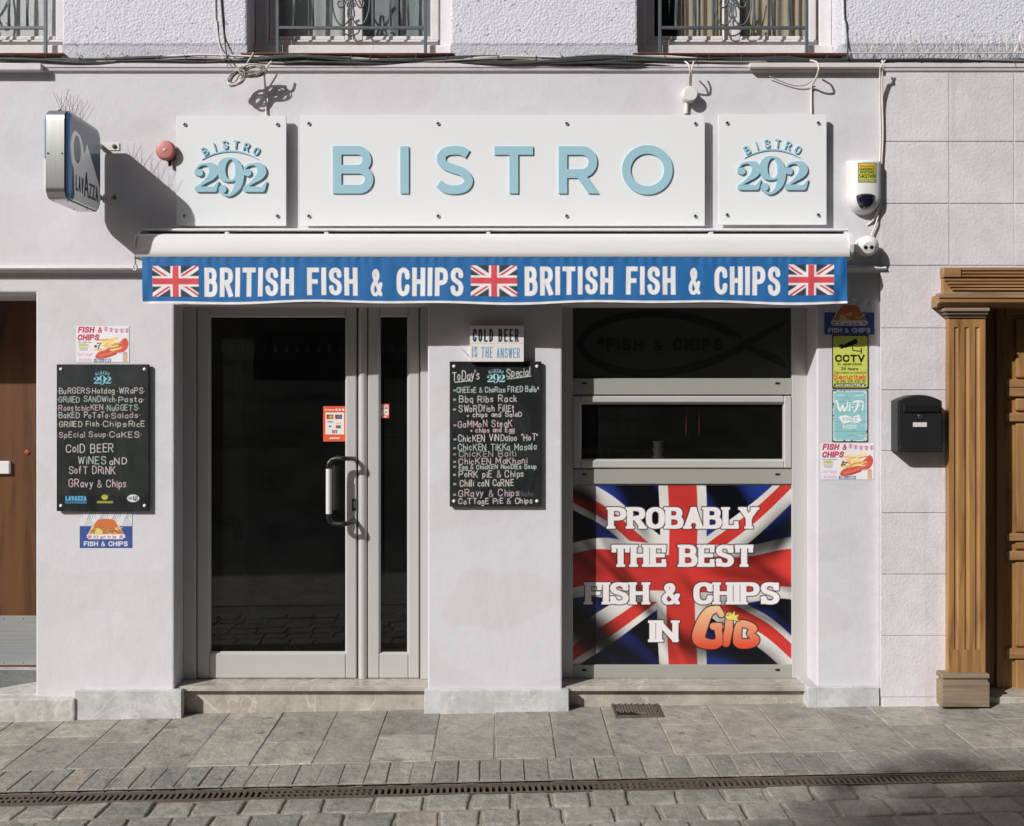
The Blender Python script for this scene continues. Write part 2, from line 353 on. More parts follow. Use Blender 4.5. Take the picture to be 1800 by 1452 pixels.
glyphs('''
A 6 0,0 3,10|3,10 6,0|1.1,3.2 4.9,3.2
B 6 0,0 0,10|~0,10 3,10 4.7,9.5 5.4,7.7 4.7,5.8 3,5.3 0,5.3|~0,5.3 3.4,5.3 5.3,4.6 6,2.6 5.3,.6 3.4,0 0,0
C 6 ~6,7 5.4,9.2 3,10 .8,9 0,7 0,3 .8,1 3,0 5.4,.8 6,3
D 6 0,0 0,10|~0,10 2.5,10 5.2,8.6 6,5 5.2,1.4 2.5,0 0,0
E 5 0,0 0,10|0,10 5,10|0,5.2 4.2,5.2|0,0 5,0
F 5 0,0 0,10|0,10 5,10|0,5 4.2,5
G 6 ~6,7.2 5.2,9.2 3,10 .8,9 0,7 0,3 .8,1 3,0 5.4,.9 6,2.6|6,2.6 6,4.6|6,4.6 3.4,4.6
H 6 0,0 0,10|6,0 6,10|0,5.1 6,5.1
I 0 0,0 0,10
K 6 0,0 0,10|0,4 6,10|2,6 6,0
L 5 0,0 0,10|0,0 5,0
M 7 0,0 0,10|0,10 3.5,3|3.5,3 7,10|7,10 7,0
N 6 0,0 0,10|0,10 6,0|6,0 6,10
O 6 ~3,10 .8,9 0,7 0,3 .8,1 3,0 5.2,1 6,3 6,7 5.2,9 3,10
P 6 0,0 0,10|~0,10 3.4,10 5.4,9.2 6,7.3 5.4,5.4 3.4,4.7 0,4.7
R 6 0,0 0,10|~0,10 3.3,10 5.3,9.3 5.9,7.4 5.3,5.6 3.3,4.9 0,4.9|3,4.9 6,0
S 6 ~5.8,7.6 5.2,9.3 3,10 .9,9.4 .2,7.7 1,6.1 3,5.2 5.1,4.2 5.9,2.4 5.1,.6 3,0 .8,.7 .1,2.5
T 6 0,10 6,10|3,10 3,0
U 6 ~0,10 0,3 .8,.8 3,0 5.2,.8 6,3 6,10
V 6 0,10 3,0|3,0 6,10
W 8 0,10 2,0|2,0 4,9|4,9 6,0|6,0 8,10
Y 6 0,10 3,5|6,10 3,5|3,5 3,0
Z 6 0,10 6,10|6,10 0,0|0,0 6,0
a 4 ~4,5 3,6 1,5.6 0,3 1,.3 3,.4 4,2.4|4,6 4,0
b 4 0,0 0,10|~0,4.5 1.6,6 3.4,5.3 4,3 3.4,.7 1.6,0 0,1.5
c 4 ~4,5 2.4,6 .6,5 0,3 .6,1 2.4,0 4,1
d 4 4,0 4,10|~4,4.5 2.4,6 .6,5.3 0,3 .6,.7 2.4,0 4,1.5
e 4 ~0,3.2 4,3.4 3.4,5.4 2,6 .5,5.2 0,3 .6,.8 2.2,0 4,1
f 3 ~3,9.2 2,10 1.1,8.6 1,6 1,0|0,6 2.8,6
g 4 ~4,4.6 3,6 1,5.6 0,3.4 1,.9 3,1 4,3|~4,6 4,-1 3,-3 1,-3 0,-2
h 4 0,0 0,10|~0,3.5 1.4,5.8 3.2,5.8 4,4 4,0
i 0 0,0 0,6|0,8 0,8.4
k 4 0,0 0,10|0,2.4 3.6,6|1.2,3.6 4,0
l 0 0,0 0,10
m 6 0,0 0,6|~0,3.5 1,5.8 2.3,5.8 3,4 3,0|~3,3.5 4,5.8 5.3,5.8 6,4 6,0
n 4 0,0 0,6|~0,3.5 1.4,5.8 3.2,5.8 4,4 4,0
o 4 ~2,6 .5,5 0,3 .5,1 2,0 3.5,1 4,3 3.5,5 2,6
p 4 0,-3 0,6|~0,4.5 1.6,6 3.4,5.3 4,3 3.4,.7 1.6,0 0,1.5
q 4 4,-3 4,6|~4,4.5 2.4,6 .6,5.3 0,3 .6,.7 2.4,0 4,1.5
r 3 0,0 0,6|~0,3.6 1,5.6 3,5.8
s 4 ~3.8,5 2.4,6 .6,5.4 .4,4 2,3.2 3.6,2.2 3.4,.6 1.8,0 0,.8
t 3 ~1.2,9 1.2,1.6 1.8,.2 3,.4|0,6 2.8,6
u 4 ~0,6 0,2 .8,.2 2.6,.2 4,2|4,6 4,0
v 4 0,6 2,0|2,0 4,6
w 6 0,6 1.5,0|1.5,0 3,5.5|3,5.5 4.5,0|4.5,0 6,6
y 4 0,6 2,0|~4,6 2,0 1,-2.4 0,-2.8
z 4 0,6 4,6|4,6 0,0|0,0 4,0
0 5 ~2.5,10 .6,8.6 0,5 .6,1.4 2.5,0 4.4,1.4 5,5 4.4,8.6 2.5,10
2 5 ~0,7.6 .8,9.4 2.6,10 4.6,9 4.8,7 3.4,4.2 0,0|0,0 5,0
3 5 ~0,8.6 1,9.8 3,10 4.6,8.8 4.4,6.4 2,5.4|~2,5.4 4.6,4.8 5,2.6 4,.4 2,0 0,1.4
4 5 3.6,0 3.6,10|3.6,10 0,3|0,3 5,3
5 5 .6,10 4.6,10|.6,10 .4,5.6|~.4,5.6 2.4,6.4 4.6,5.2 5,3 4,.6 2,0 0,1
6 5 ~4.6,9 3,10 1,8.4 0,5 .4,1.6 2.2,0 4.4,.8 5,3 4,5.4 2,5.6 .2,4
7 5 0,10 5,10|5,10 1.6,0
9 5 ~5,6 4,4.4 2,4.4 .2,6 .4,8.6 2.4,10 4.4,9.2 5,6.4 4.6,3 3,.2 .6,.6
& 6 ~6,4.4 5,2 3,0 1,.2 0,2.2 1,4.4 3.4,6.4 3.8,8.6 2.6,10 1.2,8.8 1.6,6.8 4,3 6,0
* 2 0,5 2,8|0,8 2,5|1,4.6 1,8.4
+ 3 0,3 3,3|1.5,1.2 1.5,4.8
- 2 0,4 2,4
. 0 0,0 0,.3
: 0 0,1 0,1.4|0,5 0,5.4
' 0 0,10 0,8
" 1 0,10 0,8|1,10 1,8
• 0 0,4 0,4.4
''')
SERIF = {'A': [(0, 0), (6, 0)], 'B': [(0, 0), (0, 10)], 'C': [], 'E': [(0, 0), (0, 10)], 'F': [(0, 0), (0, 10)], 'H': [(0, 0), (0, 10), (6, 0), (6, 10)], 'I': [(0, 0), (0, 10)],
         'L': [(0, 0), (0, 10)], 'N': [(0, 0), (0, 10), (6, 10)], 'P': [(0, 0), (0, 10)], 'R': [(0, 0), (0, 10), (6, 0)], 'T': [(3, 0)], 'Y': [(0, 10), (6, 10), (3, 0)]}
TICK = {'E': [(5, 10, -1), (5, 0, 1)], 'F': [(5, 10, -1)], 'L': [(5, 0, 1)], 'T': [(0, 10, -1), (6, 10, -1)], 'C': [(6, 7, 1)], 'S': [(5.8, 7.6, 1), (.1, 2.4, -1)]}

class Field:
    """signed distances over a window of photo pixels (u right, v down)"""
    def __init__(s, u0, v0, u1, v1, res):
        s.u0, s.v0, s.u1, s.v1, s.res = u0, v0, u1, v1, res
        s.nx = int(round((u1 - u0) * res)) + 1; s.ny = int(round((v1 - v0) * res)) + 1
        s.us = np.linspace(u0, u1, s.nx); s.vs = np.linspace(v0, v1, s.ny)
    def new(s): return np.full((s.ny, s.nx), 99.0, np.float32)
    def win(s, a, b, c, d, mg):
        i0 = max(0, int((a - mg - s.u0) * s.res)); i1 = min(s.nx, int((c + mg - s.u0) * s.res) + 2)
        j0 = max(0, int((b - mg - s.v0) * s.res)); j1 = min(s.ny, int((d + mg - s.v0) * s.res) + 2)
        if i1 <= i0 or j1 <= j0: return None
        return slice(j0, j1), slice(i0, i1), *np.meshgrid(s.us[i0:i1], s.vs[j0:j1])
    def seg(s, F, p, q, r, butt=False, mg=4.0, r2=None):
        e = r * 1.5 + mg; W_ = s.win(min(p[0], q[0]), min(p[1], q[1]), max(p[0], q[0]), max(p[1], q[1]), e)
        if W_ is None: return
        js, is_, U, V = W_; dx, dy = q[0] - p[0], q[1] - p[1]; L = math.hypot(dx, dy)
        if butt and L > 1e-6:
            tx, ty = dx / L, dy / L; cx, cy = (p[0] + q[0]) / 2, (p[1] + q[1]) / 2
            a = np.abs((U - cx) * tx + (V - cy) * ty) - (L / 2 + (r if butt == 2 else 0)); b = np.abs(-(U - cx) * ty + (V - cy) * tx) - r
            d = np.hypot(np.maximum(a, 0), np.maximum(b, 0)) + np.minimum(np.maximum(a, b), 0)
        else:
            t = np.clip(((U - p[0]) * dx + (V - p[1]) * dy) / max(L * L, 1e-9), 0, 1)
            d = np.hypot(U - p[0] - t * dx, V - p[1] - t * dy) - (r if r2 is None else r + (r2 - r) * t)
        F[js, is_] = np.minimum(F[js, is_], d)
    def path(s, F, pts, r, mg=4.0):
        """a stroke; points may carry their own radius as a third value"""
        for p, q in zip(pts, pts[1:]):
            if len(p) > 2: s.seg(F, p, q, p[2], mg=mg, r2=q[2])
            else: s.seg(F, p, q, r, mg=mg)
        return F
    def poly(s, F, pts, mg=4.0):
        us = [p[0] for p in pts]; vs_ = [p[1] for p in pts]; W_ = s.win(min(us), min(vs_), max(us), max(vs_), mg)
        if W_ is None: return F
        js, is_, U, V = W_; d = np.full(U.shape, 1e9); ins = np.zeros(U.shape, bool); n = len(pts)
        for k in range(n):
            a, b = pts[k], pts[(k + 1) % n]; dx, dy = b[0] - a[0], b[1] - a[1]
            t = np.clip(((U - a[0]) * dx + (V - a[1]) * dy) / max(dx * dx + dy * dy, 1e-9), 0, 1)
            d = np.minimum(d, np.hypot(U - a[0] - t * dx, V - a[1] - t * dy))
            if a[1] != b[1]: ins ^= ((a[1] > V) != (b[1] > V)) & (U < dx * (V - a[1]) / dy + a[0])
        d = np.where(ins, -d, d); F[js, is_] = np.minimum(F[js, is_], d); return F
    def ell(s, F, cu, cv, a, b, mg=4.0, rot=0.0):
        m = max(a, b); W_ = s.win(cu - m, cv - m, cu + m, cv + m, mg)
        if W_ is None: return F
        js, is_, U, V = W_; c, n = math.cos(rot), math.sin(rot); x = (U - cu) * c + (V - cv) * n; y = -(U - cu) * n + (V - cv) * c
        F[js, is_] = np.minimum(F[js, is_], (np.hypot(x / a, y / b) - 1) * min(a, b)); return F
    def text(s, F, t, u0, v0, h, width=None, wt=1.0, butt=False, gap=.22, jit=0.0, slab=False, slant=0.0, rise=0.0, xs=.6, fn=None):
        """baseline starts at (u0, v0); cap height h; fitted to width; wt = stroke width in px"""
        k = h / 10.0; r = wt / 2; hin = h - (wt if butt else 0)
        def adv(c): return (2.4 if c == ' ' else GLY[c][0]) * k * xs / .6
        tot = sum(adv(c) for c in t); gaps = gap * h * (len(t) - 1); fat = wt * len(t) if butt else 0
        sx = 1.0 if width is None else max(.2, (width - fat - gaps) / tot)
        if width is not None and not butt: sx = width / (tot + gaps); gaps *= sx
        g1 = gaps / max(1, len(t) - 1); u = u0
        for c in t:
            if c == ' ': u += adv(c) * sx + g1 + (wt if butt else 0); continue
            w_, strokes = GLY[c]; r = wt / 2 * (.72 if c == '&' else 1); ju, jv, js_ = (random.uniform(-jit, jit) * h for _ in range(3)) if jit else (0, 0, 0)
            ks = 1 + js_ / h
            def M(p):
                x = p[0] * k * xs / .6 * sx; y = p[1] / 10 * hin * ks
                uu = u + x + (r if butt else 0) + ju + slant * y; vv = v0 - y - (r if butt else 0) + jv - rise * (u - u0)
                return fn((uu, vv)) if fn else (uu, vv)
            tmp = F
            if butt: tmp = s.new()
            for sm, pts in strokes:
                q = [M(p) for p in pts]
                if sm or not butt: s.path(tmp, q, r)
                else:
                    for a, b in zip(q, q[1:]): s.seg(tmp, a, b, r, 2)
            if slab:
                sl = r * .62
                for (x, y) in SERIF.get(c, []):
                    a = M((x, y)); e = r * 1.0 + wt * .42; vv = a[1] + (r - sl if y == 0 else -(r - sl)); s.seg(tmp, (a[0] - e, vv), (a[0] + e, vv), sl, 1)
                for (x, y, dr) in TICK.get(c, []):
                    a = M((x, y)); s.seg(tmp, (a[0] + (r * .2 if x > 3 else -r * .2), a[1] - dr * -r), (a[0] + (r * .2 if x > 3 else -r * .2), a[1] - dr * h * .26), r * .55, 1)
            if butt:
                top, bot = v0 - h - .3, v0 + .3
                if not fn and not rise:
                    tmp = np.maximum(tmp, np.maximum(top - s.vs, s.vs - bot)[:, None].astype(np.float32))
                np.minimum(F, tmp, out=F)
            u += adv(c) * sx + g1 + (wt if butt else 0); r = wt / 2
        return F
class Canvas(Field):
    def __init__(s, u0, v0, u1, v1, base, res=1.25):
        super().__init__(u0, v0, u1, v1, res); s.img = np.empty((s.ny, s.nx, 3), np.float32); s.img[:] = base
        s.U, s.V = np.meshgrid(s.us, s.vs)
    def ink(s, F, c, grow=0.0, a=1.0):
        k = np.clip(.5 - (F - grow) * s.res * .8, 0, 1)[..., None] * a; s.img = s.img * (1 - k) + np.asarray(c, np.float32) * k; return s
    def rect(s, a, b, c, d, col, al=1.0): return s.ink(np.maximum(np.maximum(a - s.U, s.U - c), np.maximum(b - s.V, s.V - d)), col, a=al)
    def polyf(s, pts, c, al=1.0): return s.ink(s.poly(s.new(), pts), c, a=al)
    def line(s, pts, wt, c, al=1.0): return s.ink(s.path(s.new(), pts, wt / 2), c, a=al)
    def oval(s, u, v, a, b, c, al=1.0, rot=0.0): return s.ink(s.ell(s.new(), u, v, a, b, rot=rot), c, a=al)
    def write(s, t, u, v, h, c, al=1.0, **kw): return s.ink(s.text(s.new(), t, u, v, h, **kw), c, a=al)
    def sheet(s, name, y, m, parent=None, shape=None, **kw):
        """the printed sheet itself, lying in the plane y (or bent by shape)"""
        X = (s.U - CU) * S * (D + y) / D; Z = CZ + (CV - s.V) * S * (D + y) / D; Y = np.full_like(X, y)
        if shape: X, Y, Z = shape(s, X, Y, Z)
        return grid_mesh(name, X, Y, Z, s.img, m, parent, **kw)
def grid_mesh(name, X, Y, Z, img, m, parent, smooth=True, **kw):
    ny, nx = X.shape; co = np.stack([X, Y, Z], -1).reshape(-1, 3).astype(np.float32)
    i = np.arange(ny * nx).reshape(ny, nx); q = np.stack([i[1:, :-1], i[1:, 1:], i[:-1, 1:], i[:-1, :-1]], -1).reshape(-1, 4)
    me = bpy.data.meshes.new(name); me.vertices.add(len(co)); me.vertices.foreach_set('co', co.ravel())
    me.loops.add(q.size); me.loops.foreach_set('vertex_index', q.ravel().astype(np.int32))
    me.polygons.add(len(q)); me.polygons.foreach_set('loop_start', np.arange(0, q.size, 4, dtype=np.int32))
    me.update(calc_edges=True)
    if img is not None:
        at = me.color_attributes.new('ink', 'FLOAT_COLOR', 'POINT'); rgba = np.ones((len(co), 4), np.float32); rgba[:, :3] = img.reshape(-1, 3); at.data.foreach_set('color', rgba.ravel())
    return place(name, me, m, parent, smooth, **kw)
def contours(F, f):
    """closed outlines of f < 0 in photo pixels"""
    N = f < 0; cells = np.argwhere((N[:-1, :-1] != N[:-1, 1:]) | (N[:-1, :-1] != N[1:, :-1]) | (N[:-1, :-1] != N[1:, 1:]))
    pos = {}; nb = {}
    def edge(kind, j, i):
        key = (kind, j, i)
        if key not in pos:
            a = f[j, i]; b = f[j, i + 1] if kind == 'h' else f[j + 1, i]; t = float(a / (a - b)); t = min(max(t, .02), .98)
            pos[key] = (F.us[i] + (t * (F.us[1] - F.us[0]) if kind == 'h' else 0), F.vs[j] + (t * (F.vs[1] - F.vs[0]) if kind == 'v' else 0))
        return key
    for j, i in cells:
        n = (N[j, i], N[j, i + 1], N[j + 1, i + 1], N[j + 1, i]); es = []
        if n[0] != n[1]: es.append(('h', j, i))
        if n[1] != n[2]: es.append(('v', j, i + 1))
        if n[2] != n[3]: es.append(('h', j + 1, i))
        if n[3] != n[0]: es.append(('v', j, i))
        prs = [(es[0], es[1])] if len(es) == 2 else [(es[0], es[1]), (es[2], es[3])]
        for a, b in prs:
            a = edge(*a); b = edge(*b); nb.setdefault(a, []).append(b); nb.setdefault(b, []).append(a)
    seen = set(); loops = []
    for k in list(nb):
        if k in seen: continue
        lp = [k]; seen.add(k); cur = k
        while True:
            nx = [q for q in nb[cur] if q not in seen]
            if not nx: break
            cur = nx[0]; seen.add(cur); lp.append(cur)
        if len(lp) > 5: loops.append([pos[q] for q in lp])
    return loops
def raised(name, loops, y_front, thick, m, parent, side=None, **kw):
    """outlines (photo pixels) cut from sheet: a solid standing from y_front back by thick"""
    cu = bpy.data.curves.new(name, 'CURVE'); cu.dimensions = '2D'; cu.fill_mode = 'BOTH'; cu.extrude = thick / 2
    for lp in loops:
        sp = cu.splines.new('POLY'); sp.points.add(len(lp) - 1); sp.use_cyclic_u = True
        for k, (u, v) in enumerate(lp): sp.points[k].co = (PX(u, y_front), PZ(v, y_front), 0, 1)
    ob = bpy.data.objects.new('tmp', cu); COL.objects.link(ob); dg = bpy.context.evaluated_depsgraph_get()
    me = bpy.data.meshes.new_from_object(ob.evaluated_get(dg)); bpy.data.objects.remove(ob); bpy.data.curves.remove(cu)
    me.transform(Matrix.Translation((0, y_front + thick / 2, 0)) @ Matrix.Rotation(R(90), 4, 'X')); me.name = name; me.materials.clear()
    o = place(name, me, m, parent, False, **kw)
    if side:
        me.materials.append(MATS[side])
        for p in me.polygons:
            if abs(p.normal.y) < .7: p.material_index = 1
    return o
def two(cx, base, h, k):
    """the figure 2 of the house emblem: ball terminal, hairline, swelling bowl, flat foot (u, v, radius)"""
    q = lambda x, y, r: (cx + x * k, base - y * h, r * k)
    bowl = [q(*p) for p in [(-.36, .66, .07), (-.38, .78, .03), (-.24, .94, .03), (.0, .98, .045), (.2, .89, .12), (.26, .72, .155), (.16, .54, .12), (-.08, .34, .055), (-.36, .14, .03)]]
    return [smooth3(bowl), [q(-.26, .68, .125), q(-.26, .685, .125)], [q(-.32, .10, .10), q(.26, .08, .08)], [q(.28, .09, .085), q(.42, .34, .02)]]
def nine(cx, base, h, k):
    q = lambda x, y, r: (cx + x * k, base - y * h, r * k)
    bowl = [q(*p) for p in [(.02, .975, .025), (-.2, .89, .10), (-.29, .68, .135), (-.2, .48, .10), (.02, .40, .025), (.2, .48, .05), (.28, .68, .10), (.2, .89, .07), (.02, .975, .025)]]
    tail = [q(*p) for p in [(.28, .78, .10), (.33, .55, .13), (.26, .28, .11), (.08, .08, .05), (-.12, .03, .03), (-.32, .13, .03)]]
    return [smooth3(bowl), smooth3(tail), [q(-.24, .19, .12), q(-.24, .195, .12)]]
def smooth3(p): return smooth(p, 8)
def emblem(F, f, cu, cv, s, what='digits'):
    """the 292 emblem centred on (cu, cv), s = its width in px"""
    if what == 'digits':
        for st in two(cu - .325 * s, cv + .205 * s, .385 * s, .38 * s) + two(cu + .335 * s, cv + .205 * s, .385 * s, .38 * s) + nine(cu - .005 * s, cv + .27 * s, .535 * s, .42 * s): F.path(f, st, 1)
    elif what[:4] == 'word':
        for k, ch in enumerate('BISTRO'):
            if len(what) > 4 and what[4:] != str(k): continue
            a = R(-29 + k * 11.6); rr = .683 * s; bu, bv = cu + rr * math.sin(a), cv + .285 * s - rr * math.cos(a); c, n = math.cos(a), math.sin(a)
            w_ = GLY[ch][0] * .0098 * s
            fn = lambda p, bu=bu, bv=bv, c=c, n=n: (bu + p[0] * c - p[1] * n, bv + p[0] * n + p[1] * c)
            F.text(f, ch, -w_ / 2, 0, .098 * s, None, .020 * s, xs=.6, fn=fn)
    else:
        pts = [(cu + .39 * s * t, cv - .354 * s + .115 * s * t * t, (.009 * (1 - t * t) + .003) * s) for t in np.linspace(-1, 1, 25)]
        F.path(f, pts, 1)
    return f
# ---------------------------------------------------------------- ground: bed, slabs, kerb setts, drain, road setts
def line_of(v0, v1):
    a, b = gp(0, v0), gp(1800, v1); m = (b.y - a.y) / (b.x - a.x); return lambda x: a.y + m * (x - a.x)
L_slab, L_kerb, L_dr0, L_dr1 = line_of(1355, 1313), line_of(1391, 1352), line_of(1397, 1356), line_of(1415, 1371)
def bed(name, xs, top, bot, dz, m, kind='structure', parent=None):
    g = G(); vs_ = []; fs = []
    for x in xs: vs_ += [(x, top(x), gz(x) + dz), (x, bot(x), gz(x) + dz)]
    for k in range(len(xs) - 1): fs.append((2 * k, 2 * k + 1, 2 * k + 3, 2 * k + 2))
    return g.poly(vs_, fs).done(name, m, parent, kind=kind)
XS = [-60, -7, -4, 0, 4, 7, 60]
bed('ground', [-150, 0, 150], lambda x: 150, lambda x: -150, -.12, 'mortar')
pavement = bed('pavement', XS, lambda x: .6, lambda x: L_kerb(x) - .004, -.004, 'mortar')
road = bed('road', XS, lambda x: L_dr1(x) + .002, lambda x: L_dr1(x) - 1.35, -.008, 'mortar')
m, t, p = nodes('far_setts'); v = mk_coord(t, 1.0); bt = t.nodes.new('ShaderNodeTexBrick'); t.links.new(v, bt.inputs['Vector'])
bt.inputs['Scale'].default_value = 1.0; bt.inputs['Brick Width'].default_value = .2; bt.inputs['Row Height'].default_value = .2; bt.inputs['Mortar Size'].default_value = .008
bt.inputs['Color1'].default_value = (*lin(158, 156, 148), 1); bt.inputs['Color2'].default_value = (*lin(136, 135, 130), 1); bt.inputs['Mortar'].default_value = (*lin(126, 118, 106), 1)
t.links.new(bt.outputs[0], p.inputs['Base Color']); p.inputs['Roughness'].default_value = .75
bed('far_road', XS, lambda x: L_dr1(x) - 1.35, lambda x: L_dr1(x) - 8.0, -.002, 'far_setts')
def stone_piece(name, q, dz, bev, parent, m, crown=0.0, jit=.004, h=.05):
    """a paving stone on four corners (x, y): worn edges, slightly out of level"""
    q = [(x + random.uniform(-jit, jit), y + random.uniform(-jit, jit)) for x, y in q]; cx = sum(p[0] for p in q) / 4; cy = sum(p[1] for p in q) / 4
    tx, ty = random.uniform(-.006, .006), random.uniform(-.006, .006); dz += random.uniform(-.002, .002); n = 4; ring = []
    for a, b in zip(q, q[1:] + q[:1]):                         # each side in three steps so that it is not ruler-straight
        for f in (.0, .08, .36, .64, .92):
            wob = random.uniform(-jit, jit) * .7 if 0 < f else -bev * .55
            x = a[0] + (b[0] - a[0]) * f; y = a[1] + (b[1] - a[1]) * f; L = math.hypot(cx - x, cy - y) or 1
            x += (cx - x) / L * (abs(wob) if f else bev * .75); y += (cy - y) / L * (abs(wob) if f else bev * .75); ring.append((x, y))
    n = len(ring); Z = lambda x, y, d: gz(x) + dz + tx * (x - cx) + ty * (y - cy) + d
    def inset(k): return [((x + (cx - x) / (math.hypot(cx - x, cy - y) or 1) * k), (y + (cy - y) / (math.hypot(cx - x, cy - y) or 1) * k)) for x, y in ring]
    R0, R1, R2 = ring, inset(bev * .35), inset(bev * 1.2)
    vs_ = [(x, y, gz(x) - h) for x, y in R0] + [(x, y, Z(x, y, -bev)) for x, y in R0] + [(x, y, Z(x, y, -bev * .3)) for x, y in R1] + [(x, y, Z(x, y, 0)) for x, y in R2]
    fs = [(r * n + k, r * n + (k + 1) % n, (r + 1) * n + (k + 1) % n, (r + 1) * n + k) for r in range(3) for k in range(n)]
    vs_.append((cx, cy, Z(cx, cy, crown))); fs += [(3 * n + k, 3 * n + (k + 1) % n, 4 * n) for k in range(n)]
    g = G(); g.poly(vs_, fs); return g.done(name, m, parent, 'stone')
xs_j = [-.033 + .298 * k + random.uniform(-.012, .012) for k in range(-16, 17)]
for a, b in zip(xs_j, xs_j[1:]):
    c = (a + b) / 2; y0, y1 = .05, L_slab(c); cuts = [y0]
    if random.random() < .75: cuts.append(y0 + (y1 - y0) * random.uniform(.38, .62))
    cuts.append(y1 + .004)
    for k in range(len(cuts) - 1):
        t0, t1 = cuts[k] - (.003 if k else 0), cuts[k + 1] + .003; last = k == len(cuts) - 2
        yb = (lambda x: L_slab(x) + .006) if last else (lambda x, t1=t1: t1)
        stone_piece('paving_slab', [(a + .003, yb(a)), (b - .003, yb(b)), (b - .003, t0), (a + .003, t0)], 0, .004, pavement, 'slab_stone', jit=.0025)
x = -4.9
while x < 4.9:
    w_ = random.uniform(.102, .118)
    stone_piece('kerb_sett', [(x + .003, L_kerb(x) + .006), (x + w_ - .004, L_kerb(x + w_) + .006), (x + w_ - .004, L_slab(x + w_) - .005), (x + .003, L_slab(x) - .005)], random.uniform(-.001, .002), .0035, pavement, 'kerb_stone', .0002, .004)
    x += w_
for r in range(6):
    o0, o1 = .008 + .168 * r, .008 + .168 * (r + 1) - .012; x = -4.6 - random.uniform(0, .2)
    while x < 4.6:
        w_ = random.uniform(.165, .225)
        stone_piece('road_sett', [(x + .006, L_dr1(x) - o1), (x + w_ - .006, L_dr1(x + w_) - o1), (x + w_ - .006, L_dr1(x + w_) - o0), (x + .006, L_dr1(x) - o0)], random.uniform(-.002, .005), .008, road, 'sett_stone', .001, .007)
        x += w_
# slot drain between kerb and road: half-metre gratings in a steel channel
x0, x1 = -4.6, 4.6; ang = math.atan2(L_dr0(x1) - L_dr0(x0), x1 - x0); drain = thing('slot_drain', (0, L_dr0(0), gz(0) - .03), 'long rusty slotted metal drain channel set in the paving', 'drain')
wd = L_dr0(0) - L_dr1(0)
g = G(); bedv = []
for xx in (x0, x1): bedv += [(xx, L_dr0(xx), gz(xx) - .045), (xx, L_dr1(xx), gz(xx) - .045)]
g.poly(bedv, [(0, 1, 3, 2)]); g.done('channel_bed', 'hole_shade', drain)  # bed painted near-black for the shade in the channel
for nm, fn, s_ in (('edge_rail', L_dr0, -1), ('edge_rail', L_dr1, 1)):
    g = G(); vv = []
    for xx in (x0, x1):
        for dy, dz in ((0, -.05), (0, .0005), (s_ * .010, .0005), (s_ * .010, -.05)): vv.append((xx, fn(xx) + dy, gz(xx) + dz))
    g.poly(vv, [(0, 1, 5, 4), (1, 2, 6, 5), (2, 3, 7, 6), (0, 3, 2, 1), (4, 5, 6, 7)]); g.done(nm, 'cast_iron', drain)
k = 0; x = x0
while x < x1 - .2:
    g = G(); yy = lambda q, f: L_dr0(q) - .011 - (wd - .022) * f
    n_ = 18; pw = .5 / n_
    for i in range(n_ + 1):
        a = x + i * pw + .002; b = a + (.013 if 0 < i < n_ else .011)
        vv = [(q, yy(q, f), gz(q) + z) for q in (a, b) for f in (0, 1) for z in (-.02, -.004 + random.uniform(-.0015, .0015))]
        g.poly(vv, [(0, 1, 3, 2), (4, 6, 7, 5), (1, 5, 7, 3), (0, 4, 5, 1), (2, 3, 7, 6)])
    for f0, f1 in ((0, .1), (.9, 1)) + (((.45, .55),) if k % 3 == 1 else ()):
        vv = [(q, yy(q, f), gz(q) + z) for q in (x + .001, x + .5) for f in (f0, f1) for z in (-.02, -.0025)]
        g.poly(vv, [(0, 1, 3, 2), (4, 6, 7, 5), (1, 5, 7, 3), (0, 4, 5, 1), (2, 3, 7, 6)])
    g.done('grating', 'cast_iron', drain); x += .502; k += 1
# small square drain cover by the window step
A, B, C_ = gp(1078, 1238), gp(1151, 1238), gp(1078, 1261)
cover = thing('drain_cover', (A.x, A.y, gz(A.x)), 'small lattice drain cover with a broken corner below the window step', 'drain cover')
cx0, cx1, cy0, cy1, cz = A.x, B.x, C_.y, A.y, gz((A.x + B.x) / 2) + .004
G().box(cx0 - .012, cx1 + .012, cy0 - .012, cy1 + .012, cz - .02, cz - .001).done('pit_shade_plate', 'hole_shade', cover)  # black plate lying on the slab stands in for shade below the lattice
g = G()
for a, b, c, d in ((cx0 - .014, cx0, cy0 - .014, cy1 + .014), (cx1, cx1 + .014, cy0 - .014, cy1 + .014), (cx0, cx1, cy0 - .014, cy0), (cx0, cx1, cy1, cy1 + .014)): g.box(a, b, c, d, cz - .02, cz + .007, .001)
g.done('rim', 'cast_iron', cover)
g = G(); W_, H_ = cx1 - cx0, cy1 - cy0
for s_ in (1, -1):
    for k in range(-9, 10):
        o = k * .034; pts = []
        for tt in np.linspace(-.4, .4, 81):
            px_, py_ = W_ / 2 + o + tt, H_ / 2 + s_ * tt
            if 0 <= px_ <= W_ and 0 <= py_ <= H_ and not (py_ < .055 and px_ < .14): pts.append((cx0 + px_, cy0 + py_, cz + .003 + .0006 * s_))
        if len(pts) > 2: g.tube([pts[0], pts[-1]], .0052, 4)
g.done('lattice', 'cast_iron', cover)

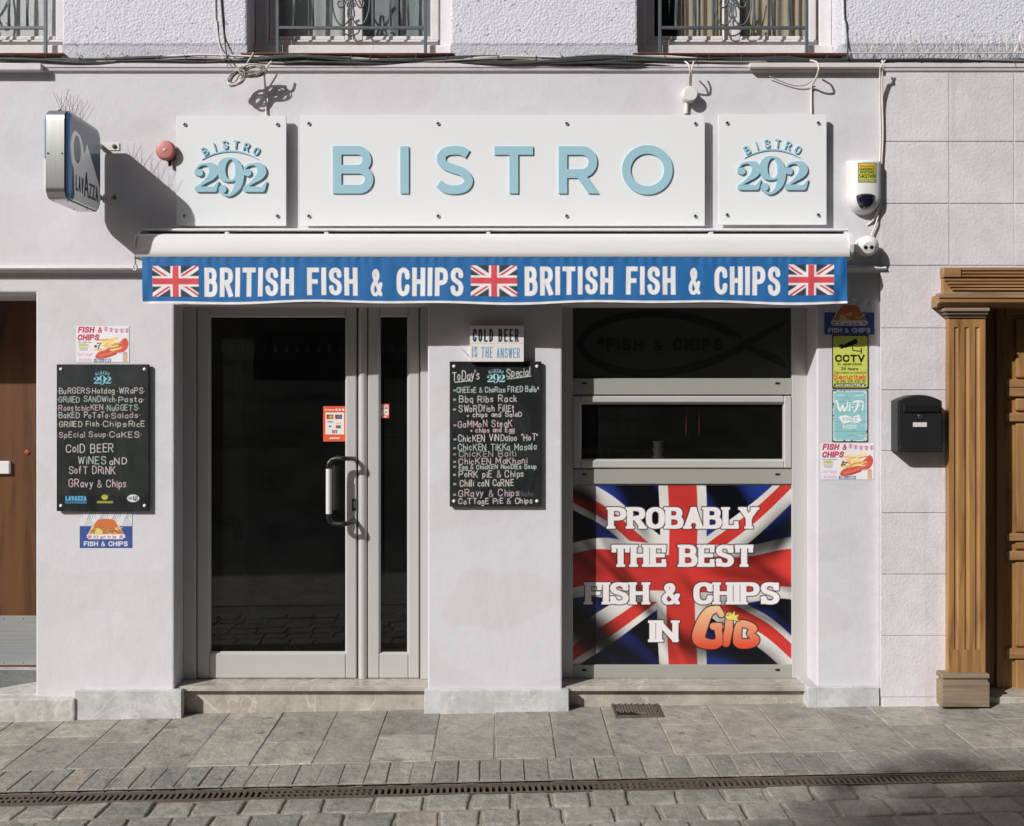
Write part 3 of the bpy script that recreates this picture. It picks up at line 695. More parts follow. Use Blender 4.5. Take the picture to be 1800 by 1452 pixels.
# ---------------------------------------------------------------- the building
def bx(g, u0, u1, v0, v1, yf, yb, bev=0.0, seg=1):
    """box whose front face (depth yf) covers photo pixels u0..u1, v0..v1 and which reaches back to yb"""
    return g.box(PX(u0, yf), PX(u1, yf), yf, yb, PZ(v1, yf), PZ(v0, yf), bev, seg)
house = thing('town_house', (0, .3, 0), 'white town house with rough stucco upstairs and a bistro shopfront at street level', 'building')
XL, XR, ZT = -6.5, 6.5, 7.2
e = [XL, PX(-560), PX(-330), PX(63), PX(306), PX(752), PX(988), PX(1436), PX(1547)]
zs = [-.15, PZ(536), PZ(514), PZ(478)]
op = {(2, 0): 1, (2, 1): 1, (4, 0): 1, (6, 0): 1}
wall_grid('ground_floor_wall', e, zs, lambda i, j: (i, j) not in op, 0, .30, 'wall_paint', house, .009)
G().box(XL, PX(1547), -.030, .30, PZ(478) - .0005, PZ(114), .006, 2).done('fascia', 'wall_paint', house)
g = G(); z = PZ(472); g.run([(-.0295, z + .012), (-.055, z + .006), (-.062, z - .004), (-.058, z - .010), (-.040, z - .014), (-.0295, z - .03)], XL, PX(1551)); g.done('string_moulding', 'ledge_paint', house)
# ledge under the upper storey
g = G(); z = PZ(112); g.run([(.1, z + .02), (-.045, z + .012), (-.054, z + .004), (-.054, z - .034), (-.048, z - .040), (-.045, z - .052), (-.038, z - .058), (-.0295, z - .060), (.1, z - .060)], XL, XR); g.done('ledge', 'ledge_paint', house)
bx(G(), -700, 72, 111, 123, -.085, -.0541, .003).done('ledge_block', 'ledge_paint', house)
g = G(); bx(g, 1318, 1549, 110, 118.5, -.082, -.0542, .003); g.done('trunking', 'dull_white_plastic', house)
# upper storey
WINS = [(-250, 110, -190, 80), (435, 792, 488, 748), (1120, 1480, 1160, 1418)]
e = [XL] + [PX(q) for wn in WINS for q in wn[:2]] + [PX(2250), XR]
zs = [PZ(98), PZ(-420), ZT]; op2 = {(1, 0), (3, 0), (5, 0)}
wall_grid('upper_wall', e, [PZ(81), PZ(-420), ZT], lambda i, j: (i, j) not in op2, -.012, .30, 'stucco', house, .012)
for i in (0, 2, 4, 6, 7, 8):
    if i < len(e) - 1: wall_grid('base_band', [e[i], e[i + 1]], [PZ(114), PZ(81) - .0002], lambda i, j: True, -.012, .30, 'base_band', house, 0)
# rooms behind, so that windows look into depth
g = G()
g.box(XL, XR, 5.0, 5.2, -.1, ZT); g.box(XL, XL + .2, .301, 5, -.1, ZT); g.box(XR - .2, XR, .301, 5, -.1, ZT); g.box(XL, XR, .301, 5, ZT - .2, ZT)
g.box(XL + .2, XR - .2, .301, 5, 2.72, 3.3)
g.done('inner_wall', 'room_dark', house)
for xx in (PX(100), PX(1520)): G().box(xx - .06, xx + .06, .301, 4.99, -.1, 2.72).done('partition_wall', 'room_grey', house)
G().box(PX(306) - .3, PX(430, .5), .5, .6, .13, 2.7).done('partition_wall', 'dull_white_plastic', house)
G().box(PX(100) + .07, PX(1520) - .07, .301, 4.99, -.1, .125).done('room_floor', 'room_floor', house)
g = G()
for k in range(-6, 8):
    for r in range(12): g.box(PX(306) + .302 * (k + 6) - .1, PX(306) + .302 * (k + 6) + .196, .31 + .302 * r, .31 + .302 * r + .297, .126, .129)
g.done('floor_tiles', 'room_floor', house, kind='stuff')
# plinths, steps, doorway kerb
for nm, u0, u1, v0, v1, yf in (('plinth', 130, 319, 1214, 1272, -.030), ('plinth', 746, 1000, 1213, 1262, -.028), ('plinth', 1437, 1546, 1208, 1252, -.030)):
    bx(G(), u0, u1, v0, v1, yf, .02, .003).done(nm, 'plinth_marble', house)
bx(G(), 1420, 1436.8, 1208, 1252, -.029, .2, .003).done('plinth', 'plinth_marble', house)
bx(G(), -700, 131, 1228, 1285, -.045, .05, .012, 2).done('doorway_kerb', 'doorway_cement', house)
def step(u0, u1, nm):
    o = group_part(nm, (PX((u0 + u1) / 2), .05, 0), house)
    G().box(PX(u0), PX(u1), .026, .30, .104, .131, .004, 2).done('tread', 'step_marble', o)
    G().box(PX(u0) + .004, PX(u1) - .004, .062, .29, -.1, .1035, .002).done('riser', 'step_marble', o)
step(308, 751, 'door_step'); step(989, 1434, 'window_step')
# ---- left doorway, deep in the wall
dw = group_part('left_doorway', (PX(-130), .5, .09), house)
G().box(PX(-330), PX(63), .02, .7, -.1, .092).done('threshold', 'doorway_cement', dw)
G().poly([(PX(-300), .50, .0935), (PX(-300), .08, .0935), (PX(-30), .10, .0935), (PX(64), .36, .0935), (PX(64), .50, .0935)], [(0, 1, 2, 3, 4)]).done('stone_shade_sheet', 'doorway_stone', dw)  # dark stone sheet; its slanting edge paints where the sunlit threshold begins
G().box(PX(-330), PX(63) + .3, .3, .62, PZ(514), PZ(478)).done('soffit', 'wall_paint', dw)
G().box(PX(63), PX(63) + .2, .301, .62, -.1, PZ(514)).done('jamb', 'wall_paint', dw)
G().box(PX(-330), PX(63) + .25, .575, .62, .09, PZ(514)).done('door_leaf', 'brown_door', dw, label='brown grained wooden door leaf')
x_, z_ = PX(10, .55), PZ(822, .55)
G().box(PX(-300), PX(63) + .2, .569, .5745, PZ(1170, .56), PZ(1083, .56), .001).done('kick_plate', 'kick_metal', dw)
g = G()
for u in (-30, 40, 5):
    for v in (1088, 1166): g.lathe((PX(u, .56), .569, PZ(v, .56)), (0, -1, 0), [(.004, 0), (.003, .003)], 8)
g.done('screws', 'cast_iron', dw, kind='stuff')
G().box(x_ - .07, x_ + .022, .55, .5745, z_ - .04, z_ + .04, .004).done('door_bell', 'white_plastic', dw)
G().lathe((PX(46, .56), .5745, PZ(795, .56)), (0, -1, 0), [(.014, 0), (.014, .006), (.008, .01)], 12).done('lock_cylinder', 'copper', dw)
# ---- shop door: frame, leaf, side light
YD = .165
sd = group_part('shop_door', (PX(530, YD), YD, .13), house)
zb = .1315
def ring(g, u0, u1, v0, v1, wl, wr, wt, wb, yf, yb, bev=.004):
    """four mitre-less members round an opening, given in photo pixels at depth yf"""
    X = lambda q: PX(q, yf); Z = lambda q: PZ(q, yf)
    g.box(X(u0), X(u0 + wl), yf, yb, Z(v1), Z(v0), bev); g.box(X(u1 - wr), X(u1), yf, yb, Z(v1), Z(v0), bev)
    g.box(X(u0 + wl) + .0002, X(u1 - wr) - .0002, yf + .0006, yb, Z(v0 + wt), Z(v0), bev); g.box(X(u0 + wl) + .0002, X(u1 - wr) - .0002, yf + .0006, yb, Z(v1), Z(v1 - wb), bev)
    return g
vb = CV + (CZ - zb) / S / (D + YD) * D
g = G(); X = lambda q, y=YD: PX(q, y); Z = lambda q, y=YD: PZ(q, y)
g.box(X(322), X(344), YD, .27, zb, Z(520), .003); g.box(X(739), X(757), YD, .27, zb, Z(520), .003); g.box(X(344), X(739), YD + .001, .27, Z(536), Z(520), .003)
g.done('frame', 'aluminium_paint', sd)
lf = ring(G(), 346, 627, 538, vb - 1.5, 22, 19, 19, 44, YD + .012, .235, .006).done('door_leaf', 'aluminium_paint', sd)
def bead(g, u0, u1, v0, v1, w_, yf):
    """sloping glazing bead with mitred corners just inside an opening"""
    Xa, Xb, Za, Zb = PX(u0, yf), PX(u1, yf), PZ(v1, yf), PZ(v0, yf); d = w_ * S; o = [(Xa, Za), (Xb, Za), (Xb, Zb), (Xa, Zb)]; i = [(Xa + d, Za + d), (Xb - d, Za + d), (Xb - d, Zb - d), (Xa + d, Zb - d)]
    g.poly([(x, yf - .004, z) for x, z in o] + [(x, yf + .018, z) for x, z in i], [(k, (k + 1) % 4, 4 + (k + 1) % 4, 4 + k) for k in range(4)]); return g
bead(G(), 364, 612, 552, 1152, 6, YD + .0165).done('glazing_bead', 'aluminium_paint', sd)
G().box(X(364), X(612), .205, .211, Z(1155), Z(550)).done('pane', 'tinted_glass', sd)
g = G(); g.lathe((X(637), YD + .03, zb + .001), (0, 0, 1), [(.028, 0), (.028, Z(522) - zb)], 20); g.done('meeting_post', 'aluminium_paint', sd, 'auto')
ring(G(), 647, 737, 538, vb - 1.5, 20, 19, 19, 44, YD + .012, .235, .006).done('side_light', 'aluminium_paint', sd)
bead(G(), 664, 720, 552, 1152, 5, YD + .0165).done('glazing_bead', 'aluminium_paint', sd)
G().box(X(664), X(721), .205, .211, Z(1155), Z(550)).done('pane', 'tinted_glass', sd)
# handles: an aluminium bar on black bent arms, outside and inside
def handle(u, v0, v1, yb, yw, uw):
    h = group_part('pull_handle', (PX(u, yb), yb, PZ(v1, yb)), sd)
    G().cyl((PX(u, yb), yb, PZ(v1, yb)), (PX(u, yb), yb, PZ(v0, yb)), .0165, 16).done('grip', 'grip_metal', h, 'auto')
    for v, sg in ((v0, 1), (v1, -1)):
        a = (PX(u, yb), yb, PZ(v, yb)); P = [a, (a[0], a[1], a[2] + .03 * sg), (a[0] + .02, a[1] + .004 * (1 if yw > yb else -1), a[2] + .052 * sg), (a[0] + .05, a[1], a[2] + .058 * sg), (PX(uw, yb) - .03, yb, a[2] + .058 * sg), (PX(uw, yb), (yb + yw) / 2, a[2] + .054 * sg), (PX(uw, yb) + .006, yw, a[2] + .05 * sg)]
        G().tube(smooth([tuple(q) for q in P], 5), .0135, 10).done('arm', 'black_plastic', h, True)
handle(578, 824, 903, .075, YD + .012, 616); handle(589, 818, 897, .31, .235, 616)
g = G(); bx(g, 618.5, 626, 877, 898, YD + .008, YD + .013, .002); g.done('lock_plate', 'black_plastic', sd)
g = G(); bx(g, 620.5, 624, 881, 893, YD + .004, YD + .0085, .001); g.done('lock_cylinder', 'chrome', sd)
# ---- shop window: fish panel, serving hatch, flag panel
YW = .185
sw = group_part('shop_window', (PX(1200, YW), YW, .13), house)
X = lambda q, y=YW: PX(q, y); Z = lambda q, y=YW: PZ(q, y)
g = G(); g.box(X(975), X(1007), YW, .27, zb, Z(520), .003); g.box(X(1392), X(1437), YW, .27, zb, Z(520), .003); g.box(X(1007), X(1392), YW + .001, .27, Z(541), Z(520), .003)
g.done('frame', 'aluminium_paint', sw)
for v0, v1 in ((665, 694), (825, 851), (1169, 1194)):
    r_ = G(); r_.box(X(1007), X(1392), YW + .002, .26, max(Z(v1), zb), Z(v0), .003); ro = r_.done('rail', 'grey_panel', sw)
    for u in (1027, 1367): bx(G(), u - 4, u + 4, v0 + 7, v0 + 10.5, YW - .0005, YW + .0018).done('slot_shade', 'hole_shade', ro)  # small black plates on the rail paint the shade of its slots
G().box(X(1005), X(1394), YW + .022, YW + .034, Z(667), Z(540)).done('fish_panel', 'fish_panel', sw, label='dark vinyl panel with a black fish outline and lettering')
F = Field(1000, 535, 1400, 685, 2.0); f = F.new()
up = smooth([(1018, 604, 5), (1040, 578, 5.5), (1090, 558, 6), (1150, 552, 6), (1210, 558, 6.5), (1270, 578, 7), (1302, 592, 3)], 8)
lo = smooth([(1018, 604, 5), (1040, 632, 6), (1090, 652, 7), (1150, 656, 7.5), (1210, 648, 7), (1270, 628, 6.5), (1320, 600, 6), (1360, 578, 4), (1382, 566, 1)], 8)
ta = smooth([(1318, 612, 4), (1340, 622, 6.5), (1366, 632, 7), (1382, 645, 2)], 8)
for q in (up, lo, ta): F.path(f, q, 1)
F.ell(f, 1056, 600, 7, 7); F.text(f, 'FISH & CHIPS', 1066, 617, 22, 204, 4.6, butt=True)
raised('fish_decal', contours(F, f), YW + .0185, .003, 'fish_dark', sw)
so = ring(G(), 1007.5, 1391.5, 696, 823, 13, 13, 12, 14, YW - .006, .24, .006).done('sash', 'aluminium_paint', sw)
bead(G(), 1019, 1381, 707, 811, 4, YW - .001).done('glazing_bead', 'aluminium_paint', so)
G().box(X(1018), X(1382), .212, .218, Z(812), Z(704)).done('pane', 'serving_glass', so)
G().box(X(1005), X(1394), YW + .016, YW + .05, Z(1171), Z(849)).done('backing_panel', 'grey_panel', sw)
# ---- things on the counter behind the hatch
counter = thing('serving_counter', (PX(1200), .5, .13), 'dark counter just inside the serving hatch window', 'counter')
zc = PZ(812, .5) - .005
G().box(PX(1000), PX(1420), .30, .8, zc - .04, zc, .004).done('top', 'room_grey', counter); G().box(PX(1010), PX(1410), .34, .76, .13, zc - .041).done('base', 'room_dark', counter)
def cups(u, n, nm, lab, r=.034, y=.45):
    o = thing(nm, (PX(u, y), y, zc), lab, 'cups')
    for k in range(n):
        G().lathe((PX(u, y), y, zc + .0005 + k * .045), (0, 0, 1), [(r * .72, 0), (r * .95, .038), (r * 1.08, .040), (r * 1.08, .0445)], 20).done('cup', 'cup_white', o, 'auto')
cups(1157, 3, 'cup_stack', 'stack of white tubs behind the hatch glass, beside the hanging cords')
cups(1066, 2, 'cup_stack', 'low stack of cream tubs behind the hatch glass, next to the flat boxes', .03)
o = thing('box_stack', (PX(1035, .5), .5, zc), 'dim flat boxes stacked behind the hatch glass', 'boxes')
for k in range(2): G().box(PX(1012, .5) + .01 * k, PX(1055, .5), .42, .58, zc + .001 + k * .046, zc + .045 + k * .046, .003).done('box', 'room_grey', o)
for u in (1206, 1229):
    o = thing('pendant_cord', (PX(u, .28), .28, PZ(765, .28)), 'thin copper cord hanging behind the hatch glass', 'cord', 'hanging copper cords')
    G().cyl((PX(u, .28), .28, PZ(765, .28)), (PX(u, .28), .28, 2.6), .0042, 8).done('cord', 'copper', o); G().lathe((PX(u, .28), .28, PZ(769, .28)), (0, 0, 1), [(.002, 0), (.006, .004), (.006, .02), (.003, .025)], 10).done('plug', 'black_plastic', o)
pl = [(420, 905, 446, 1110, 'red pole leaning inside the shop door beside its twin'), (429, 905, 451, 1112, 'red pole leaning inside the shop door beside its twin')]
for u0, v0, u1, v1, lab in pl:
    b = (PX(u1, .62), .62, .13); tp = (PX(u0, .6), .49, PZ(v0, .6)); G().cyl(b, tp, .011, 10).done('leaning_pole', 'pole_red', None, label=lab, cat='pole', group='red poles inside the door')
# ---- upstairs windows with grilles
def twist(g, p, q, r, turns):
    n = 40; rings = []
    for i in range(n + 1):
        c = Vector(p).lerp(Vector(q), i / n); a0 = turns * 2 * math.pi * i / n
        rings.append([g.bm.verts.new(c + Vector((math.cos(a0 + k * math.pi / 2), math.sin(a0 + k * math.pi / 2), 0)) * r) for k in range(4)])
    for A_, B_ in zip(rings, rings[1:]):
        for k in range(4): g.bm.faces.new((A_[k], A_[(k + 1) % 4], B_[(k + 1) % 4], B_[k]))
    return g
for wi, (u0, u1, gl, gr) in enumerate(WINS):
    xa, xb = PX(u0), PX(u1); zb_, zt_ = PZ(97), PZ(-420); wo = group_part('upstairs_window', ((xa + xb) / 2, .16, zb_), house)
    zr = PZ(79, .148)
    G().box(xa + .001, xb - .001, .148, .30, zb_, zr, .004).done('sill_board', 'window_paint', wo)
    g = G(); yf = .172
    for a, b in ((xa + .001, xa + .075), (xb - .075, xb - .001)): g.box(a, b, yf, .26, zr, zt_, .006)
    g.box(xa + .075, xb - .075, yf + .001, .26, zt_ - .08, zt_, .006); g.done('frame', 'window_paint', wo)
    mx = (xa + xb) / 2; z1 = PZ(70, .187)
    G().box(xa + .076, xb - .076, .187, .25, zr + .0005, z1, .004).done('bottom_rail', 'window_paint', wo)
    for a, b in ((xa + .077, mx - .001), (mx + .001, xb - .077)):
        so = ring(G(), CU + a / S / (D + .20) * D, CU + b / S / (D + .20) * D, CV - (zt_ - .085 - CZ) / S / (D + .20) * D, CV - (z1 + .001 - CZ) / S / (D + .20) * D, 15, 15, 14, 8, .20, .235, .005).done('sash', 'window_paint', wo)
        G().box(a + .04, b - .04, .215, .219, z1 + .015, zt_ - .12).done('pane', 'window_glass' if wi else 'frosted_grey', so)
    if wi == 0: G().box(xa + .1, xb - .1, .221, .224, z1 + .015, zt_ - .12).done('frosted_film', 'frosted_grey', wo)
    spans = {1: [(xa + .1, mx - .06, 'curtain_white', 3), (mx + .03, xb - .32, 'frosted_grey', 1), (xb - .31, xb - .09, 'frosted_grey', 1)], 2: [(xa + .27, mx - .04, 'curtain_beige', 5), (mx + .05, xb - .09, 'curtain_beige', 7)]}.get(wi, [])
    for a, b, mt, fo in spans:
        n_ = 90; xs_ = np.linspace(a, b, n_); X_ = np.stack([xs_, xs_]); Y_ = .262 + (.005 if mt != 'curtain_beige' else .012) * np.sin((xs_ - a) / (b - a) * fo * 2 * math.pi + .7 * np.sin(xs_ * 40)); Y_ = np.stack([Y_, Y_]); Z_ = np.stack([np.full(n_, zt_ - .1), np.full(n_, z1 + .004)])
        grid_mesh('curtain', X_, Y_, Z_, None, mt, wo)
    G().box(xa - .03, xb + .025, -.045, .11, zb_ - .005, zb_ - .001, .001).done('sill_plate', 'rust', wo)
    # grille
    yg = .112; gr_ = group_part('window_grille', (PX((gl + gr) / 2, yg), yg, zb_), house); Xg = lambda q: PX(q, yg); Zg = lambda q: PZ(q, yg)
    for q in (gl, gr):
        G().box(Xg(q) - .009, Xg(q) + .009, yg - .009, yg + .009, zb_, Zg(-310), .002).done('post', 'iron_paint', gr_)
    for v in (49, -300): G().box(Xg(gl) + .0085, Xg(gr) - .0085, yg - .007, yg + .007, Zg(v) - .009, Zg(v) + .009, .002).done('rail', 'iron_paint', gr_)
    W_ = (gr - gl) / 260
    for k, dq in enumerate((29, 62, 94, 167, 198, 229)):
        q = gl + dq * W_; a, b = (Xg(q), yg, Zg(46)), (Xg(q), yg, Zg(-298))
        if k in (2, 3): G().box(a[0] - .0065, a[0] + .0065, yg - .006, yg + .006, a[2], b[2], .0015).done('bar', 'iron_paint', gr_)
        else: twist(G(), a, b, .0095, 9).done('twisted_bar', 'iron_paint', gr_)
    cq = (gl + gr) / 2 - 1
    for s_ in (-1, 1):
        for pts in ([(-30, -40), (-33, -10), (-31, 20), (-22, 41), (-11, 43), (-3, 33), (1, 18), (-1, 8), (-6, 6), (-7, 12)], [(-2, -30), (-6, -4), (-14, 12), (-21, 12), (-23, 4), (-18, 2)], [(-24, -45), (-12, -20), (-2, -6), (3, 8), (6, 26), (2, 33), (-2, 29)]):
            G().tube([(Xg(cq + s_ * x * W_), yg, Zg(y)) for x, y in smooth(pts, 6)], .0048, 8).done('scroll', 'iron_paint', gr_, True)
    G().tube([(Xg(cq + x * W_), yg, Zg(y)) for x, y in smooth([(-15, 50), (-12, 58), (0, 63), (12, 58), (15, 50)], 6)], .0048, 8).done('scroll', 'iron_paint', gr_, True)
# ---- blocks of the wall at the right, each with its own joint
cols = [1547.5, 1669, 1783, 1898, 2013, 2128, 2243]; rows = [127, 249, 358, 467, 577, 686, 793, 902, 1010, 1118, 1226]
yt = -.036
wall_grid('block_bed', [PX(1546.5), PX(1690), PX(2160), XR], [-.15, PZ(500), PZ(118)], lambda i, j: not (i == 1 and j == 0), -.036, .30, 'tile_paint', house, 0)
for j in range(len(rows) - 1):
    for i in range(len(cols) - 1):
        u0, u1 = cols[i], cols[i + 1]
        if rows[j] >= 467:
            if i not in (0, 5): continue
            if i == 0: u1 = 1664
        bx(G(), u0 + .5, u1 - .9, rows[j] + .5, rows[j + 1] - .9, yt - .0035 + random.uniform(-.001, .001), -.0355, .0035, 2).done('wall_block', 'tile_paint', house)
bx(G(), 1551, 1660, 1226, 1252, yt - .005, -.0355, .004).done('wall_block', 'tile_paint', house)
# ---- oak doorway at the right
YO = -.085
def pilaster(u0, u1):
    po = group_part('pilaster', (PX((u0 + u1) / 2, YO), YO, 0), house)
    Xp = lambda q: PX(q, YO); Zp = lambda q: PZ(q, YO); w_ = u1 - u0
    prof = [(0, 0)]; fl = [(.14, .27), (.43, .56), (.72, .85)]
    for a, b in fl: prof += [(a, 0)] + [(a + (b - a) * t, -math.sin(math.pi * t) * 3.2) for t in (.12, .3, .5, .7, .88)] + [(b, 0)]
    prof += [(1, 0)]; zt, z_b = Zp(575), Zp(1142); b_ = bmesh.new()
    pts = [(Xp(u0 + w_ * a), YO - d * S) for a, d in prof]
    full = pts + [(pts[-1][0], .02), (pts[0][0], .02)]; A_ = [b_.verts.new((x, y, zt)) for x, y in full]; B_ = [b_.verts.new((x, y, z_b)) for x, y in full]; n = len(full)
    for k in range(n): b_.faces.new((A_[k], A_[(k + 1) % n], B_[(k + 1) % n], B_[k]))
    g = G(); g.merge(b_)
    g.box(Xp(u0), Xp(u1), YO, .02, zt, Zp(556)); g.box(Xp(u0), Xp(u1), YO, .02, Zp(1190), z_b)
    g.done('fluted_shaft', 'oak', po)
    g = G()
    for k, (va, vb_, ex, dy) in enumerate(((553, 558, 2, .012), (547.5, 552.5, 5, .028), (541, 547, 8, .042))): bx(g, u0 - ex, u1 + ex, va, vb_, YO - dy, .02, .003, 2)
    g.done('capital', 'oak_grey', po)
    g = G(); bx(g, u0 - 12, u1 + 8, 1185, 1193, YO - .035, .02, .005, 2); bx(g, u0 - 9, u1 + 5, 1193, 1199, YO - .024, .02, .002); bx(g, u0 - 12, u1 + 8, 1199, 1243, YO - .03, .02, .005, 2); g.done('base', 'oak_grey', po)
pilaster(1668, 1732); pilaster(2062, 2126)
ent = group_part('entablature', (PX(1900), -.1, PZ(530)), house)
uL, uR = 1657, 2140
def rail(v0, v1, du, yf, m_, nm, bev=.003): bx(G(), uL + du, uR - du, v0, v1, yf, .02, bev, 2).done(nm, m_, ent)
rail(470, 488, 0, -.075, 'oak_horizontal', 'frieze'); rail(488.2, 514, 1, -.07, 'oak_horizontal', 'frieze')
for v in (472, 477.5, 483): rail(v, v + 3.2, 33, -.084, 'oak_horizontal', 'reed', .002)
for k, v in enumerate((490, 495.5, 501, 506.5)): rail(v, v + 3.4, 4 + k * 5, -.081 - .004 * k, 'oak_horizontal', 'reed', .002)
bx(G(), 1659, 1690, 470.5, 487, -.092, -.0752, .003).done('corner_block', 'oak_horizontal', ent)
rail(513.5, 519, 0, -.135, 'oak_grey', 'weathered_top', .004)
g = G(); z0, z1 = PZ(539, -.13), PZ(519, -.13); h_ = z1 - z0
g.run([(.02, z1 - .0005), (-.145, z1 - .0005), (-.150, z1 - h_ * .22), (-.138, z1 - h_ * .34), (-.146, z1 - h_ * .42), (-.146, z1 - h_ * .62), (-.125, z1 - h_ * .76), (-.11, z0), (.02, z0)], PX(1649, -.13), PX(2148, -.13)); g.done('cornice', 'oak_horizontal', ent)
YL = .15; dl = group_part('oak_door', (PX(1900), YL, 0), house)
G().box(PX(1690), PX(2160), YL + .02, YL + .07, gz(2.9) + .02, PZ(500)).done('door_leaf', 'oak', dl)
Xo = lambda q: PX(q, YL)
for va, vb_ in ((560, 664), (700, 722), (744, 936), (953, 966), (988, 1137), (1160, 1230)):
    for ua, ub in ((1786, 1880), (1898, 1990)): bx(G(), ua, ub, va, vb_, YL + .002, YL + .021, .012, 2).done('panel', 'oak', dl)
for va, vb_ in ((540, 552), (667, 681), (682, 697), (726, 741), (938, 951), (969, 985), (1140, 1158)): bx(G(), 1768, 2010, va, vb_, YL - .006, YL + .021, .005, 2).done('rail', 'oak_horizontal', dl)
bx(G(), 1752, 1767, 520, 1236, YL - .004, YL + .021, .003).done('stile', 'oak', dl)
G().box(PX(1734), PX(2060), -.02, .3, -.1, gz(2.9) + .035, .004).done('threshold', 'step_marble', dl)
g = G(); g.box(PX(1690), PX(1700), -.029, YL + .07, 0, PZ(500)); g.box(PX(2130), PX(2160), -.029, YL + .07, 0, PZ(500)); g.box(PX(1690), PX(2160), -.029, YL + .07, PZ(540), PZ(500)); g.done('lining', 'oak', dl)
# ---------------------------------------------------------------- shop signs
YS = -.082                                                   # front of the acrylic panels; they stand off the fascia (y = -.03) on studs
def sign_panel(nm, u0, u1, v0, v1, studs, label):
    o = thing(nm, (PX((u0 + u1) / 2, YS), YS, PZ(v1, YS)), label, 'sign')
    bx(G(), u0, u1, v0, v1, YS, YS + .020, .002, 2).done('panel', 'acrylic_white', o)
    for u in studs:
        for v in (v0 + 15.5, v1 - 17):
            st = G().lathe((PX(u, YS), YS, PZ(v, YS)), (0, -1, 0), [(.0095, 0), (.0095, .006), (.0075, .0085)], 16).done('stud_cap', 'chrome', o, 'auto')
            G().cyl((PX(u, YS), YS + .0201, PZ(v, YS)), (PX(u, YS), -.0301, PZ(v, YS)), .007, 10).done('stud', 'chrome', st)
    return o
def emblem_sign(u0, u1, v0, v1, cu, cv, s, label):
    o = sign_panel('emblem_sign', u0, u1, v0, v1, (u0 + 15, u1 - 15), label)
    F = Field(cu - .62 * s, cv - .55 * s, cu + .62 * s, cv + .5 * s, 3.0)
    f = emblem(F, F.new(), cu, cv, s); raised('numerals', contours(F, f - .7), YS - .006, .0058, 'letter_side', o)
    raised('numeral_face', contours(F, f), YS - .0105, .0044, 'letter_blue', o)
    for k in range(6): raised('small_letter', contours(F, emblem(F, F.new(), cu, cv, s, 'word%d' % k)), YS - .007, .0068, 'letter_blue', o, 'letter_side')
    f = emblem(F, F.new(), cu, cv, s, 'arc'); raised('arc_line', contours(F, f), YS - .0045, .0043, 'letter_side', o)
emblem_sign(310, 503, 203.5, 397, 405, 311, 128, 'square white sign with raised blue 292 emblem, beside the coffee light box')
emblem_sign(1263, 1453, 201, 395, 1358, 308, 126, 'square white sign with raised blue 292 emblem, beside the alarm box')
o = sign_panel('name_sign', 528, 1239, 202, 397, (543, 770, 996, 1222), 'long white panel with raised pale blue letters BISTRO above the awning')
F = Field(575, 245, 1195, 352, 2.2)
def letters(spec):
    for ch, u0, u1 in spec:
        f = F.new(); w_ = 15.5
        if ch == 'O':
            F.ell(f, 1138, 298.5, 44.5, 43.5); g_ = F.new(); F.ell(g_, 1138, 298.5, 29.5, 28.5); f = np.maximum(f, -g_)
        elif ch == 'S':
            F.path(f, smooth([(822, 271), (812, 265.5), (798, 264), (783, 267), (775.5, 277), (780, 289), (797, 296.5), (814, 303), (823.5, 317), (817, 329), (800, 333.5), (783, 331), (771, 323)], 10), 7.6)
            UU, VV_ = np.meshgrid(F.us, F.vs)
            for (eu, ev, du, dv) in ((822, 271, .86, .5), (771, 323, -.84, -.55)): f = np.where(np.hypot(UU - eu, VV_ - ev) < 12, np.maximum(f, (UU - eu) * du + (VV_ - ev) * dv), f)
        elif ch == 'B':
            for a, b in (((592.5, 257), (592.5, 340)), ((592.5, 264), (628, 264)), ((592.5, 297.5), (630, 297.5)), ((592.5, 332.5), (632, 332.5))): F.seg(f, a, b, 7.6, 1)
            F.path(f, [(628 + 16.8 * math.sin(t), 280.8 - 16.8 * math.cos(t)) for t in np.linspace(0, math.pi, 24)], 7.6); F.path(f, [(631 + 17.5 * math.sin(t), 315 - 17.5 * math.cos(t)) for t in np.linspace(0, math.pi, 24)], 7.6)
        elif ch == 'R':
            for a, b in (((989.5, 257), (989.5, 340)), ((989.5, 264.5), (1022, 264.5)), ((989.5, 305), (1022, 305)), ((1018, 303), (1046, 344))): F.seg(f, a, b, 7.6, 1)
            F.path(f, [(1022 + 20.2 * math.sin(t), 284.7 - 20.2 * math.cos(t)) for t in np.linspace(0, math.pi, 24)], 7.6)
            f = np.maximum(f, (F.vs - 340)[:, None].astype(np.float32))
        elif ch == 'T':
            F.seg(f, (869, 264.5), (937, 264.5), 7.5, 1); F.seg(f, (903, 262), (903, 340), 7.8, 1)
        else: F.seg(f, (711, 257), (711, 340), 7.4, 1)
        raised('letter', contours(F, f), YS - .0085, .0081, 'letter_blue', o, 'letter_side')
letters([('B', 585, 656), ('I', 704, 718), ('S', 765, 831), ('T', 869, 937), ('R', 982, 1052), ('O', 1094, 1182)])
